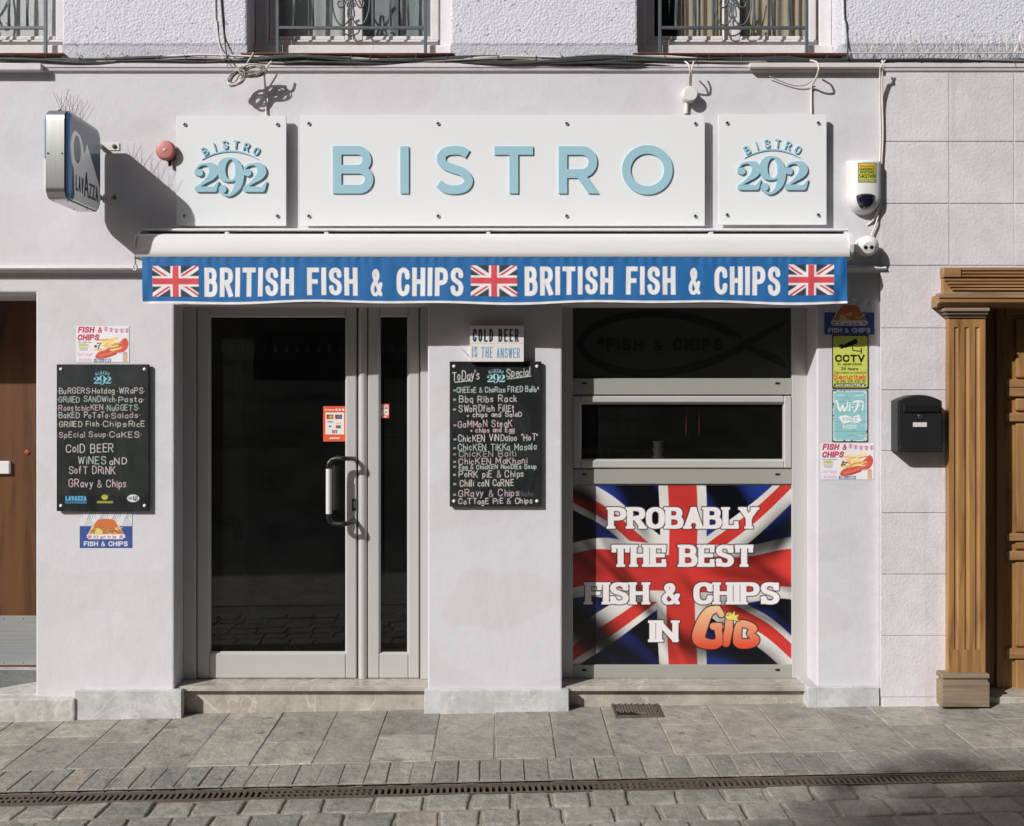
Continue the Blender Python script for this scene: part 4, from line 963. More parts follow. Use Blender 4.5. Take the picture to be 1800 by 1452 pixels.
# ---------------------------------------------------------------- awning
aw = thing('awning', (PX(870, -.2), -.2, PZ(533, -.23)), 'rolled white cassette awning with a blue fish and chips valance', 'awning')
ya = -.24
g = G(); x0, x1 = PX(240, ya), PX(1492, ya); za, zt = PZ(453, ya), PZ(409, ya); r_ = (zt - za)
prof = [(-.032, zt + .012), (-.10, zt + .010), (-.17, zt + .002), (-.205, zt - .001), (-.226, zt - .010), (-.240, zt - .026), (-.248, zt - .05), (-.254, zt - .085), (-.257, za + .03), (-.256, za + .012), (-.250, za + .003), (-.235, za), (-.06, za + .004), (-.032, za + .03)]
g.run(prof, x0, x1); g.done('cassette', 'awning_white', aw, 'auto')
g = G(); z_ = PZ(404, -.16); g.run([(-.031, z_ + .012), (-.15, z_ + .010), (-.172, z_ + .004), (-.176, z_ - .004), (-.168, z_ - .007), (-.10, z_ - .004), (-.031, z_ - .004)], x0 + .004, x1 + .02); g.done('top_hood', 'awning_white', aw, 'auto')
for xa_, xb_ in ((x0 - .010, x0 - .0005), (x1 + .0005, x1 + .022)):
    g = G(); b_ = bmesh.new(); q = [(-.032, za - .004), (-.22, za - .005), (-.25, za + .03), (-.262, za + r_ * .5), (-.25, zt - .022), (-.20, zt + .004), (-.16, zt + .022), (-.032, zt + .024)]
    g.run(q, xa_, xb_); g.done('end_cap', 'awning_white', aw)
g = G(); g.lathe((x0 - .011, -.15, za + .062), (-1, 0, 0), [(.022, 0), (.022, .02), (.015, .026)], 14); g.tube([(x0 - .024, -.16, za + .05), (x0 - .026, -.19, za - .005), (x0 - .024, -.195, za - .03)], .006, 8)
g.tube([(x0 - .024 + .010 * math.cos(t), -.195, za - .046 + .017 * math.sin(t)) for t in np.linspace(0, 2 * math.pi, 14)], .0045, 6); g.done('winding_eye', 'dull_white_plastic', aw, True)
for u in (395, 570, 855, 1247): bx(G(), u, u + 7, 407.5, 411, -.2, -.12, .001).done('clip', 'awning_white', aw)
# the valance: cloth printed with flags and words
BL = lin(26, 102, 164); WH = lin(236, 233, 234); RD = lin(214, 74, 84); DK = lin(52, 58, 74)
cv = Canvas(250, 452, 1489, 533, BL, 1.2)
def flag(cv, u0, v0, u1, v1, blue, white, red, k=1.0):
    cv.rect(u0, v0, u1, v1, blue); cu_, cv_ = (u0 + u1) / 2, (v0 + v1) / 2; h_ = v1 - v0; w_ = u1 - u0; keep = cv.img.copy()
    for a, b in (((u0, v0), (u1, v1)), ((u0, v1), (u1, v0))): cv.line([a, b], h_ * .21, white)
    d = h_ * .035
    for a, b, s_ in (((u0, v0), (cu_, cv_), 1), ((u1, v1), (cu_, cv_), -1), ((u0, v1), (cu_, cv_), 1), ((u1, v0), (cu_, cv_), -1)): cv.line([(a[0], a[1] + s_ * d), (b[0], b[1] + s_ * d)], h_ * .065, red)
    cv.rect(u0, cv_ - h_ * .17, u1, cv_ + h_ * .17, white); cv.rect(cu_ - h_ * .17, v0, cu_ + h_ * .17, v1, white)
    cv.rect(u0, cv_ - h_ * .10, u1, cv_ + h_ * .10, red); cv.rect(cu_ - h_ * .10, v0, cu_ + h_ * .10, v1, red)
    out = (cv.U < u0) | (cv.U > u1) | (cv.V < v0) | (cv.V > v1); cv.img[out] = keep[out]
for u0, u1 in ((268, 349), (828, 909), (1386, 1466)): flag(cv, u0, 467.5 - (u0 - 268) * .002, u1, 521 - (u0 - 268) * .003, DK, WH, RD)
cv.write('BRITISH FISH & CHIPS', 359, 520.5, 50, WH, width=456, wt=8.2, butt=True, gap=.09, xs=.30)
cv.write('BRITISH FISH & CHIPS', 922, 518.5, 50, WH, width=450, wt=8.2, butt=True, gap=.09, xs=.30)
cv.ink(cv.V * 0 + 529.2 - cv.V, WH)
cv.line([(250, 456.5), (1489, 456.5)], .8, lin(30, 82, 132), .7)
for u in np.arange(258, 1489, 8): cv.line([(u, 453), (u + random.uniform(-3, 3), 460)], 1.2, lin(60, 122, 180), .35)
def drape(s, X_, Y_, Z_):
    tt = (s.V - s.v0) / (s.v1 - s.v0); u = s.U
    wv = np.sin(u * .021) * .5 + np.sin(u * .053 + 1.3) * .3 + np.sin(u * .011 + .5) * .6
    cr = .0028 * np.sin(u * .31 + 2 * np.sin(u * .05)) * np.exp(-tt * 5) + .0016 * np.sin(u * .17 + tt * 3)
    end = np.exp(-((u - 1478) / 9.0) ** 2) * .010 + np.exp(-((u - 262) / 9.0) ** 2) * .007
    return X_ + .002 * np.sin(tt * 2.2 + u * .02) * tt, Y_ + (wv * .0032) * tt ** 1.3 + cr * .5 - end * np.sin(tt * 5) * .9, Z_ + .0055 * np.sin(u * .0115 + 1.0) * tt ** 2 + .004 * np.sin(u * .026) * tt ** 3
cv.sheet('valance', -.248, 'cloth_print', aw, drape)
# ---------------------------------------------------------------- blackboards
CHW, CHG, CHP, CHY = lin(224, 217, 220), lin(198, 214, 207), lin(222, 198, 208), lin(226, 222, 208)
BLK = lin(36, 40, 39)
def small_emblem(cv, cu, cw, s, c):
    for k, gw in (('digits', -.1), ('word', 0), ('arc', 0)): cv.ink(emblem(cv, cv.new(), cu, cw, s, k), c, gw)
def board(nm, u0, u1, v0, v1, label, cv, frame=True):
    o = thing(nm, (PX((u0 + u1) / 2, -.03), -.03, PZ(v1, -.03)), label, 'menu board')
    bx(G(), u0 - .6, u1 + .8, v0 - .6, v1 + .6, -.026, -.0105, .002).done('panel', 'board_black', o)
    cv.sheet('chalk_face', -.0272, 'chalk_print', o)
    for u in (u0 + 7, u1 - 7):
        for v in (v0 + 8, v1 - 9): G().lathe((PX(u, -.03), -.0275, PZ(v, -.03)), (0, -1, 0), [(.010, 0), (.009, .003), (.004, .006)], 12).done('screw_cap', 'white_plastic', o, True)
    for u in (u0 + 12, u1 - 12):
        for v in (v0 + 14, v1 - 14): G().cyl((PX(u), -.0104, PZ(v)), (PX(u), .0, PZ(v)), .01, 10).done('spacer', 'black_plastic', o)
    return o
cv = Canvas(100, 641, 261, 898, BLK, 1.35)
cv.rect(100, 641, 261, 680, lin(44, 49, 49)); cv.rect(100, 871, 261, 898, lin(26, 31, 32))
small_emblem(cv, 180, 668, 31, lin(142, 200, 222))
chalk = lambda t, u0, u1, v, h, c, **kw: cv.write(t, u0, v, h, c, width=u1 - u0, wt=kw.pop('wt', 1.3) * .66, jit=.07, gap=.3, **kw)
for parts, v in (((('•BuRGERS', 101, 157, CHW), ('•Hotdog', 159, 201, CHY), ('•WRaPS•', 207, 254, CHW)), 692), ((('•GRillED SANDWich', 101, 202, CHG), ('•Pasta•', 205, 253, CHW)), 707),
                 ((('•RoastchicKEN', 101, 181, CHP), ('•NuGGETS•', 186, 244, CHG)), 722), ((('•BaKED PoTaTo', 101, 190, CHW), ('•Salads•', 192, 246, CHP)), 735),
                 ((('•GRillED Fish', 101, 173, CHY), ('•Chips', 178, 222, CHW), ('•RicE', 223, 254, CHY)), 750), ((('•SpEcial Soup', 101, 186, CHP), ('•CaKES•', 189, 248, CHW)), 769)):
    for tx, a, b, c in parts: chalk(tx, a, b, v, 9.5, c, rise=.012)
chalk('ColD BEER', 117, 199, 795, 14, CHW, wt=1.7); chalk('WiNES', 138, 185, 816, 13, CHG, wt=1.7); chalk('aND', 193, 222, 816, 11, CHW, wt=1.7)
chalk('SofT DRiNK', 122, 202, 833, 13, CHP, wt=1.7); chalk('GRavy & Chips', 121, 222, 856, 13, CHP, wt=1.7)
cv.write('LAVAZZA', 115, 880, 8, lin(92, 170, 214), width=37, wt=2.4, butt=True, gap=.04); cv.write('ITALYS FAVOURITE', 115, 884.5, 2.4, lin(92, 170, 214), width=37, wt=.7)
cv.oval(184, 874, 5.5, 4.5, lin(196, 182, 66)); cv.line([(178, 873), (190, 871)], 1.2, lin(150, 140, 50)); cv.write('MEDITERRANEAN', 171, 884, 2.8, lin(196, 182, 66), width=27, wt=.8)
cv.oval(234, 876, 10.5, 6.5, lin(230, 230, 230)); cv.rect(234, 872, 242, 880, lin(40, 44, 44)); cv.write('WiFi', 226, 878.5, 5, lin(40, 44, 44), width=8, wt=.9); cv.write('Fi', 236, 878.5, 5, lin(230, 230, 230), width=4, wt=.9)
board('menu_board', 100, 261, 641, 898, 'black menu board listing burgers and cold beer in chalk lettering', cv)
cv = Canvas(791, 636, 951, 890, lin(30, 34, 33), 1.35)
small_emblem(cv, 872, 665, 32, lin(166, 210, 226))
chalk('ToDay\'s', 795, 843, 669, 16, CHW, wt=1.9, rise=.06); chalk('Special', 890, 932, 663, 14, CHW, wt=1.7, rise=.10)
cv.line([(800, 672), (827, 669)], 1.5, CHG); cv.line([(892, 666), (898, 665)], 1.3, CHG); cv.line([(902, 665), (933, 661)], 1.4, CHG)
for tx, a, b, v, h, c in (('CHEEsE & ChoRizo FRiED Balls*', 803, 947, 690, 9, CHG), ('Bbq Ribs Rack', 807, 908, 707, 11, CHW), ('SWoRDfish FillEt', 807, 903, 724, 11, CHW), ('+ chips and SalaD', 821, 917, 733, 8, CHW),
                          ('GaMMoN SteaK', 805, 900, 751, 11, CHP), ('+ chips and Egg', 827, 904, 760, 8, CHP), ('ChicKEN ViNDaloo "HoT"', 806, 945, 776, 11, CHW), ('ChicKEN TiKKa Masala', 806, 942, 792, 11, CHG),
                          ('ChicKEN Balti', 807, 907, 803, 10, lin(178, 176, 178)), ('ChicKEN MaKhani', 807, 926, 816, 10, CHP), ('Egg & ChicKEN NooDlEs Soup', 807, 942, 825, 7.5, CHG), ('PoRK piE & Chips', 807, 920, 839, 11, CHW),
                          ('Chilli coN CaRNE', 809, 902, 855, 11, CHY), ('GRavy & Chips', 807, 912, 873, 12, CHP), ('CoTTagE PiE & Chips', 807, 935, 886, 9, CHW)):
    chalk(tx, a, b, v, h, c, rise=.012, wt=1.55)
    if not tx.startswith('+'): chalk('*', 797, 801.5, v + 1, 8, c, wt=.9)
cv.write('Nacho', 913, 872, 9, lin(120, 122, 122), width=24, wt=1.1, al=.45)
board('menu_board', 791, 951, 636, 890, 'black board of the day specials in chalk under the cold beer plaque', cv)
# cold beer plaque, a thick white block standing in front of the board
o = thing('beer_plaque', (PX(873, -.06), -.05, PZ(636, -.06)), 'white wooden plaque reading cold beer is the answer', 'plaque')
bx(G(), 826, 921, 572, 636, -.060, .0, .002).done('block', 'white_plastic', o)
cv = Canvas(826.5, 572.5, 920.5, 635.5, lin(228, 222, 218), 1.6)
cv.write('COLD', 831, 601, 23, lin(24, 52, 84), width=36, wt=3.1, butt=True, gap=.12, xs=.3); cv.write('BEER', 876, 601, 23, lin(24, 52, 84), width=36, wt=3.1, butt=True, gap=.12, xs=.3)
SKB = lin(96, 150, 190)
cv.write('IS', 830, 628, 19, SKB, width=9, wt=2, butt=True, gap=.1, xs=.3); cv.write('THE', 846, 629, 19, SKB, width=20, wt=2, butt=True, gap=.1, xs=.3); cv.write('ANSWER', 873, 629.5, 18, SKB, width=41, wt=1.8, butt=True, gap=.08, xs=.3)
cv.line([(826, 603.5), (921, 603.5)], .8, lin(190, 182, 176)); cv.sheet('lettering', -.0612, 'sign_print', o)
G().tube([(PX(810, -.004), -.004, PZ(612)), (PX(818, -.03), -.03, PZ(620)), (PX(826, -.05), -.05, PZ(630))], .0016, 6).done('loose_wire', 'cable_grey', None, label='short loose wire poking out beside the cold beer plaque', cat='wire')
# ---------------------------------------------------------------- posters
PK, PK2 = lin(196, 50, 96), lin(214, 110, 170)
def poster(cv, nm, label, y=-.0022, cat='poster', mt='poster_print'):
    o = thing(nm, (PX((cv.u0 + cv.u1) / 2), y, PZ(cv.v1)), label, cat)
    bx(G(), cv.u0, cv.u1, cv.v0, cv.v1, y + .0006, -.0004).done('sheet', 'white_plastic', o); cv.sheet('print', y, mt, o)
def pink_poster(u0, v0, label):
    w_, h_ = 93, 64; cv = Canvas(u0, v0, u0 + w_, v0 + h_, lin(238, 234, 238), 1.9); q = lambda x, y: (u0 + x * w_, v0 + y * h_)
    cv.write('FISH &', *q(.03, .19), 11, PK, width=43, wt=2.7, butt=True, slant=.18, gap=.06); cv.write('CHIPS', *q(.02, .40), 11, PK, width=38, wt=2.7, butt=True, slant=.18, gap=.06)
    cv.write('with mushy peas', *q(.03, .46), 2.2, lin(110, 120, 190), width=24, wt=.6)
    cv.line([q(.52, .0), q(.64, .07), q(.8, .09), q(1, .07)], .6, PK2)
    for k in range(5): a = q(.56 + .1 * k, .09 + .02 * min(k, 2)); cv.oval(a[0], a[1], 3.6, 3.9, PK2, .8); cv.line([(a[0] - 3, a[1] - 2), (a[0] + 3, a[1] + 2)], .8, lin(240, 230, 240)); cv.line([(a[0] - 3, a[1] + 2), (a[0] + 3, a[1] - 2)], .8, lin(240, 230, 240)); cv.line([(a[0], a[1] - 3), (a[0], a[1] + 3)], .9, lin(90, 70, 150))
    fish = smooth([q(.36, .86), q(.42, .72), q(.6, .62), q(.78, .5), q(.9, .34), q(.96, .36), q(.99, .5), q(.93, .68), q(.8, .76), q(.62, .86), q(.45, .9), q(.36, .86)], 6)
    cv.polyf(fish, lin(214, 92, 78)); cv.line([q(.45, .82), q(.66, .74), q(.88, .56)], 4, lin(232, 136, 112), .6); cv.line([q(.5, .88), q(.75, .76)], 2, lin(170, 58, 52), .6)
    for k in range(26):
        x, y = random.uniform(.34, .7), random.uniform(.36, .68); d = random.uniform(-.5, .1)
        cv.line([q(x, y), q(x + .17, y + d * .25)], random.uniform(1.6, 2.6), random.choice([lin(246, 214, 126), lin(236, 190, 98), lin(250, 228, 160), lin(222, 160, 84)]))
    for k in range(7): a = q(.42 + random.uniform(-.06, .07), .54 + random.uniform(-.07, .08)); cv.oval(a[0], a[1], 2.2, 1.2, lin(52, 60, 48), rot=random.uniform(0, 3))
    cv.polyf([q(.03, .53), q(.24, .53), q(.21, .68), q(.07, .68)], lin(206, 200, 198)); cv.oval(*q(.135, .53), 10, 3.6, lin(226, 222, 218)); cv.oval(*q(.135, .52), 8.6, 2.8, lin(196, 206, 120))
    cv.write('Don\'t forget', *q(.03, .82), 5.4, lin(226, 164, 208), width=25, wt=.8, slant=.15); cv.write('the ketchup', *q(.05, .96), 5.4, lin(226, 164, 208), width=22, wt=.8, slant=.15)
    cv.rect(*q(.34, .90), *q(.66, .99), lin(78, 104, 160)); cv.write('FISH & CHIPS', *q(.37, .975), 3.4, lin(235, 235, 240), width=25, wt=.8)
    cv.rect(*q(.77, .75), *q(.87, .97), lin(240, 238, 240)); cv.rect(*q(.78, .72), *q(.86, .76), lin(200, 200, 206)); cv.rect(*q(.88, .76), *q(.97, .99), lin(214, 184, 160)); cv.rect(*q(.89, .72), *q(.96, .77), lin(176, 156, 140))
    poster(cv, 'fish_poster', label)
pink_poster(134, 573, 'white and pink fish and chips poster above the burger menu board'); pink_poster(1443, 779, 'white and pink fish and chips poster below the turquoise sign')
def navy_poster(u0, v0, u1, v1, label, y=-.0022):
    w_, h_ = u1 - u0, v1 - v0; cv = Canvas(u0, v0, u1, v1, lin(62, 86, 150), 1.9); q = lambda x, y_: (u0 + x * w_, v0 + y_ * h_)
    cv.rect(u0, v0, u1, v0 + h_ * .40, lin(226, 224, 226))
    for k in range(5):
        a = .02 + k * .24
        for j in range(4): cv.line([q(a - .05 + j * .03, .02), q(a - .12 + j * .05, .22 - j * .02)], .9, lin(70, 100, 160), .8)
        cv.polyf([q(a + .05, .40), q(a + .16, .08), q(a + .27, .40)], lin(206, 206, 212))
    cv.polyf([q(.13, .72), q(.27, .30), q(.72, .30), q(.88, .72)], lin(232, 220, 210))
    cv.polyf([q(.18, .62), q(.29, .32), q(.70, .32), q(.84, .62)], lin(186, 122, 76)); cv.polyf(smooth([q(.3, .4), q(.34, .24), q(.5, .2), q(.66, .24), q(.7, .4), q(.5, .46), q(.3, .4)], 5), lin(206, 118, 72))
    for k in range(22): x, y_ = random.uniform(.2, .74), random.uniform(.44, .62); cv.line([q(x, y_), q(x + random.uniform(.04, .1), y_ + random.uniform(-.1, .06))], 2.0, random.choice([lin(232, 190, 130), lin(210, 150, 90), lin(170, 104, 62)]))
    cv.polyf(smooth([q(.3, .62), q(.31, .5), q(.36, .46), q(.44, .54), q(.42, .64), q(.3, .62)], 5), lin(226, 206, 120))
    cv.polyf([q(.13, .64), q(.87, .64), q(.83, .76), q(.17, .76)], lin(238, 236, 238)); cv.write("It's got to be", *q(.27, .735), 5, lin(150, 70, 110), width=w_ * .42, wt=1.0, slant=.2)
    for a in (.16, .76): cv.rect(*q(a, .66), *q(a + .07, .735), lin(196, 80, 110)); cv.line([q(a, .70), q(a + .07, .70)], .8, lin(235, 235, 240))
    cv.write('FISH & CHIPS', *q(.08, .955), h_ * .135, lin(228, 226, 236), width=w_ * .84, wt=1.7, butt=True, gap=.1, slab=False)
    poster(cv, 'fish_poster', label, y)
navy_poster(140, 899, 232, 963, 'navy fish and chips poster below the burger menu board', -.0022); navy_poster(1449, 523, 1537, 588, 'navy fish and chips poster above the yellow camera warning sign')
# yellow camera warning sign
def metal_sign(cv, nm, label, mt='sign_print'):
    o = thing(nm, (PX((cv.u0 + cv.u1) / 2), -.004, PZ(cv.v1)), label, 'sign'); bx(G(), cv.u0, cv.u1, cv.v0, cv.v1, -.0050, -.0006, .001).done('plate', 'black_paint', o); cv.sheet('print', -.0056, mt, o); return o
YG = lin(206, 212, 100); K = lin(24, 26, 24)
cv = Canvas(1463, 589, 1526.5, 682.5, K, 2.1)
def rr(cv, a, b, c, d, r, col): cv.ink(np.hypot(np.maximum(np.maximum(a + r - cv.U, cv.U - c + r), 0), np.maximum(np.maximum(b + r - cv.V, cv.V - d + r), 0)) - r, col)
rr(cv, 1464.6, 590.6, 1524.9, 680.9, 3.5, YG)
cv.polyf([(1479, 608), (1505, 594.5), (1508, 603), (1486, 612)], K); cv.polyf([(1474, 607), (1480, 604), (1484, 612), (1477, 614)], K); cv.line([(1474, 605), (1478, 613)], .8, YG); cv.line([(1498, 606), (1499, 616), (1512, 617.5)], 1.8, K); cv.line([(1514, 613), (1514, 621)], 2.2, K)
cv.write('CCTV', 1468, 636.5, 13, K, width=52, wt=3.2, butt=True, gap=.1); cv.write('In operation', 1473, 642, 4.6, K, width=42, wt=1.1); cv.write('24 hours', 1479, 650.5, 5, K, width=29, wt=1.2)
cv.write('These premises are protected by', 1466, 656.5, 3.6, K, .85, width=57, wt=.7); cv.write('Securitek', 1466, 666, 7.4, lin(220, 84, 54), width=56, wt=1.8); cv.write('Tel 24h: 200 636 99', 1467, 672.5, 5, lin(70, 74, 40), width=54, wt=.9)
rr(cv, 1466, 674, 1522, 679.6, 2.5, K); cv.write('www.securitek.gi', 1469, 678.2, 3.8, lin(236, 236, 230), width=50, wt=.9); metal_sign(cv, 'camera_warning_sign', 'yellow green metal sign reading CCTV in operation with a camera symbol')
cv = Canvas(1463, 685, 1525.5, 776.5, lin(80, 76, 60), 2.1)
nz = lambda U, V, a, b, c: np.sin(U * a + 3 * np.sin(V * b)) * np.sin(V * c + 2 * np.sin(U * a * .7))
rr(cv, 1464.2, 686.2, 1524.2, 775.4, 3.5, lin(206, 226, 226)); rr(cv, 1466.5, 688.5, 1522, 773, 3, lin(150, 204, 208))
for k in range(70):
    u, v = random.uniform(1466, 1514), random.uniform(690, 772); cv.line([(u, v), (u + random.uniform(5, 16), v + random.uniform(-.6, .6))], random.uniform(.7, 1.8), random.choice([lin(112, 178, 188), lin(186, 222, 222), lin(130, 192, 198), lin(150, 160, 120)]), .6)
for v in (706, 724, 741, 758): cv.line([(1466, v), (1523, v)], .8, lin(86, 128, 122), .7)
for k in range(20): s_ = random.choice([(1464.5, random.uniform(690, 775)), (1524, random.uniform(690, 775)), (random.uniform(1464, 1524), 686), (random.uniform(1464, 1524), 775.5)]); cv.oval(s_[0], s_[1], random.uniform(.6, 1.8), random.uniform(.6, 2.6), lin(70, 66, 48))
for u in (1468, 1520):
    for v in (690, 771): cv.oval(u, v, 1.3, 1.3, lin(240, 240, 236))
Wc = lin(246, 246, 244); cv.path
cv.ink(cv.path(cv.new(), smooth([(1467, 707, 1), (1471, 705, 1.5), (1474, 716, 1.8), (1477, 722, 1.6), (1481, 712, 1.2), (1484, 722, 1.8), (1489, 714, 1.2), (1490, 705, .8)], 6), 1), Wc)
cv.write('i', 1493, 722, 17, Wc, wt=2.2, slant=.1); cv.line([(1497, 716), (1501, 715)], 1.8, Wc); cv.ink(cv.path(cv.new(), smooth([(1500, 707, 1.6), (1508, 705, 1.6), (1516, 706, 1.4)], 5), 1), Wc); cv.ink(cv.path(cv.new(), smooth([(1509, 706, 1.6), (1506, 718, 1.7), (1501, 724, 1.2)], 5), 1), Wc); cv.line([(1504, 714), (1511, 713)], 1.4, Wc); cv.write('i', 1516, 721, 16, Wc, wt=2.2, slant=.12)
cv.polyf(smooth([(1475, 733), (1486, 730), (1498, 733), (1510, 729), (1512, 736), (1515, 738), (1508, 743), (1496, 742), (1484, 744), (1480, 742), (1475, 733)], 3), Wc); cv.write('FREE', 1482, 740.5, 6, lin(150, 190, 194), width=26, wt=1.2, rise=.03); cv.write('INSIDE', 1482, 753, 6, lin(220, 236, 236), width=24, wt=1.2)
cv.write('available', 1471, 696, 3, Wc, .6, width=14, wt=.7); cv.write('password', 1504, 696, 3, Wc, .6, width=14, wt=.7)
metal_sign(cv, 'wifi_sign', 'weathered turquoise metal sign offering free Wi-Fi inside')
# payment stickers on the glass of the door
def sticker(u0, v0, u1, v1, label, y):
    w_, h_ = u1 - u0, v1 - v0; cv = Canvas(u0, v0, u1, v1, lin(224, 98, 66), 2.4); q = lambda x, y_: (u0 + x * w_, v0 + y_ * h_)
    cv.rect(*q(.1, .18), *q(.92, .8), lin(236, 228, 224)); cv.write('We welcome', *q(.08, .12), h_ * .045, lin(245, 220, 210), width=w_ * .4, wt=.6)
    for k in (.58, .73, .88): cv.oval(*q(k, .1), w_ * .05, h_ * .03, lin(245, 235, 230))
    for (x, y_, a, b) in ((.3, .3, lin(214, 90, 40), lin(232, 170, 60)), (.68, .3, lin(206, 60, 60), lin(60, 140, 200))): cv.rect(*q(x - .15, y_ - .06), *q(x + .15, y_ + .06), K); cv.oval(*q(x - .05, y_), w_ * .07, h_ * .045, a); cv.oval(*q(x + .05, y_), w_ * .07, h_ * .045, b)
    cv.write('VISA', *q(.2, .46), h_ * .04, lin(60, 70, 150), width=w_ * .24, wt=.7); cv.rect(*q(.55, .47), *q(.8, .5), lin(232, 180, 90)); cv.rect(*q(.56, .54), *q(.66, .63), lin(200, 60, 60)); cv.rect(*q(.66, .54), *q(.78, .63), lin(40, 120, 150)); cv.rect(*q(.25, .55), *q(.36, .6), lin(90, 110, 190))
    for k, c in enumerate((lin(60, 80, 160), lin(200, 70, 70), lin(70, 150, 80))): cv.rect(*q(.4 + .08 * k, .67), *q(.46 + .08 * k, .77), c)
    cv.write('payment', *q(.3, .92), h_ * .05, lin(250, 225, 215), width=w_ * .42, wt=.9)
    cv.sheet('card_sticker', y, 'vinyl_print', None, label=label, cat='sticker')
sticker(568, 714, 608, 776, 'orange card payment sticker on the door glass beside the handle', .2035); sticker(667, 710, 684, 735, 'small orange card payment sticker on the narrow side pane', .2035)
# ---------------------------------------------------------------- the flag poster in the window
cv = Canvas(1006.5, 853.5, 1391.5, 1168, lin(30, 48, 118), 1.25)
U, V = cv.U, cv.V; x_ = (U - 1199) / 193; y_ = (V - 1009) / 157
wu = U + 2.5 * np.sin(V * .022 + U * .008); wv = V + 6 * np.sin((U - 1000) * .0165 + .6) * (.5 + .5 * np.abs(x_)) + 6 * np.sin((U - 1000) * .04 + V * .012) * np.abs(x_) ** 1.5
a_ = wu - 1199; b_ = wv - 1006
img = np.empty_like(cv.img); img[:] = lin(36, 58, 142); px = lambda d, wd_: np.clip(.5 - (d - wd_) * .8, 0, 1)[..., None]
slope = 157 / 205
for sg in (1, -1):
    d = np.abs(b_ - sg * slope * a_) / math.hypot(1, slope); img = img * (1 - px(d, 27)) + np.array(lin(226, 222, 218)) * px(d, 27)
for sg in (1, -1):
    d = (b_ - sg * slope * a_) / math.hypot(1, slope); off = np.where(a_ < 0, 6.0, -6.0) * (1 if sg == 1 else 1); k = px(np.abs(d - off), 10.5); img = img * (1 - k) + np.array(lin(206, 58, 52)) * k
k = np.maximum(px(np.abs(a_), 41), px(np.abs(b_), 52)); img = img * (1 - k) + np.array(lin(226, 222, 218)) * k
k = np.maximum(px(np.abs(a_), 25), px(np.abs(b_), 32)); img = img * (1 - k) + np.array(lin(206, 58, 52)) * k
fold = np.ones_like(U) * .94                                        # the print shows a rippling flag: its folds are part of the picture
for cu_, cv_, ang, ln, wd_, dp in ((1060, 1120, .75, 120, 26, .8), (1280, 1140, .3, 90, 20, .7), (1365, 935, -.6, 70, 24, .8), (1345, 1065, .1, 60, 9, .85), (1015, 1100, 1.2, 60, 30, .85), (1085, 1010, .95, 190, 9, .62), (1130, 1040, 1.0, 150, 8, .55), (1160, 1090, .9, 120, 12, .6), (1050, 1130, .75, 110, 20, .85), (1100, 1150, .7, 90, 16, .8), (1050, 900, 1.1, 80, 16, .75), (1110, 885, 1.3, 70, 12, .8), (1020, 1090, .6, 60, 24, .9),
                                 (1340, 950, -.5, 60, 18, .75), (1380, 940, -.7, 50, 16, .9), (1300, 1010, .35, 60, 13, .5), (1370, 1020, .8, 60, 12, .6), (1330, 1080, .55, 90, 14, .7), (1300, 1155, .4, 90, 16, .75), (1270, 985, .2, 60, 9, .35), (1025, 985, .9, 50, 16, .6), (1020, 870, .5, 30, 12, .8), (1240, 1060, 1.0, 70, 10, .45)):
    c, n = math.cos(ang), math.sin(ang); p_ = (U - cu_) * c + (V - cv_) * n; q_ = -(U - cu_) * n + (V - cv_) * c + 10 * np.sin(p_ * .02)
    fold *= 1 - dp * np.exp(-(q_ / wd_) ** 2 - (p_ / ln) ** 4)
lite = 1 + .10 * np.sin((U * .7 - V * .6) * .055)
blu = (img[..., 2] > img[..., 0] * 1.5)
fold = np.where(blu, np.clip(fold * (.36 + .7 * np.sin((U * .72 - V * .5) * .06 + 1.6 + .8 * np.sin(V * .02))), .015, 1.05), fold)
cv.img = (img * (fold * lite)[..., None]).astype(np.float32)
def slabs(tx, u0, u1, v0, v1, wt, xs=.6):
    f = cv.new()
    for du in (-2, -.7, .7, 2): cv.text(f, tx, u0 + 5 + du, v1 - 1, v1 - v0 - 2, u1 - u0 - 10, wt - 1.7, 1, .16, slab=True)
    cv.ink(f, lin(16, 14, 16), 2.2); cv.ink(f, lin(236, 230, 232), .5)
slabs('PROBABLY', 1066, 1335, 891, 930, 7.4); slabs('THE BEST', 1072, 1327, 957, 997, 7.4); slabs('FISH & CHIPS', 1026, 1373, 1023, 1063, 7.4); slabs('IN', 1139, 1195, 1090, 1129, 7.4)
f = cv.new()
Gp = smooth([(1262, 1070, 6), (1246, 1076, 9), (1234, 1098, 12), (1228, 1122, 12), (1240, 1131, 10), (1257, 1132, 9), (1265, 1124, 8), (1262, 1106, 7)], 8); cv.path(f, Gp, 1); cv.path(f, [(1254, 1101, 7), (1266, 1101, 7)], 1); cv.path(f, [(1262, 1070, 6), (1268, 1080, 6)], 1)
Ip = [(1282, 1082, 7), (1281, 1106, 8), (1276, 1130, 8)]; cv.path(f, Ip, 1)
Bp = smooth([(1300, 1098, 7), (1297, 1128, 9), (1318, 1131, 9), (1328, 1124, 8), (1318, 1113, 6), (1326, 1106, 6), (1318, 1100, 7), (1300, 1098, 7)], 8); cv.path(f, Bp, 1)
f = f + .8; cv.ink(f, lin(34, 18, 16), 2.0); tg = np.clip((V - 1066) / 70, 0, 1)[..., None]; gr_ = np.array(lin(238, 196, 152)) * (1 - tg) + np.array(lin(216, 78, 48)) * tg; k = np.clip(.5 - f * 1.0, 0, 1)[..., None]; cv.img = (cv.img * (1 - k) + gr_ * k).astype(np.float32)
cr = [(1278, 1089), (1274, 1082), (1281, 1083), (1281, 1075), (1286, 1081), (1291, 1074), (1292, 1082), (1299, 1080), (1295, 1087), (1300, 1092), (1290, 1090)]
f = cv.poly(cv.new(), cr); cv.ink(f, lin(60, 40, 20), 1.0); cv.ink(f, lin(232, 214, 110))
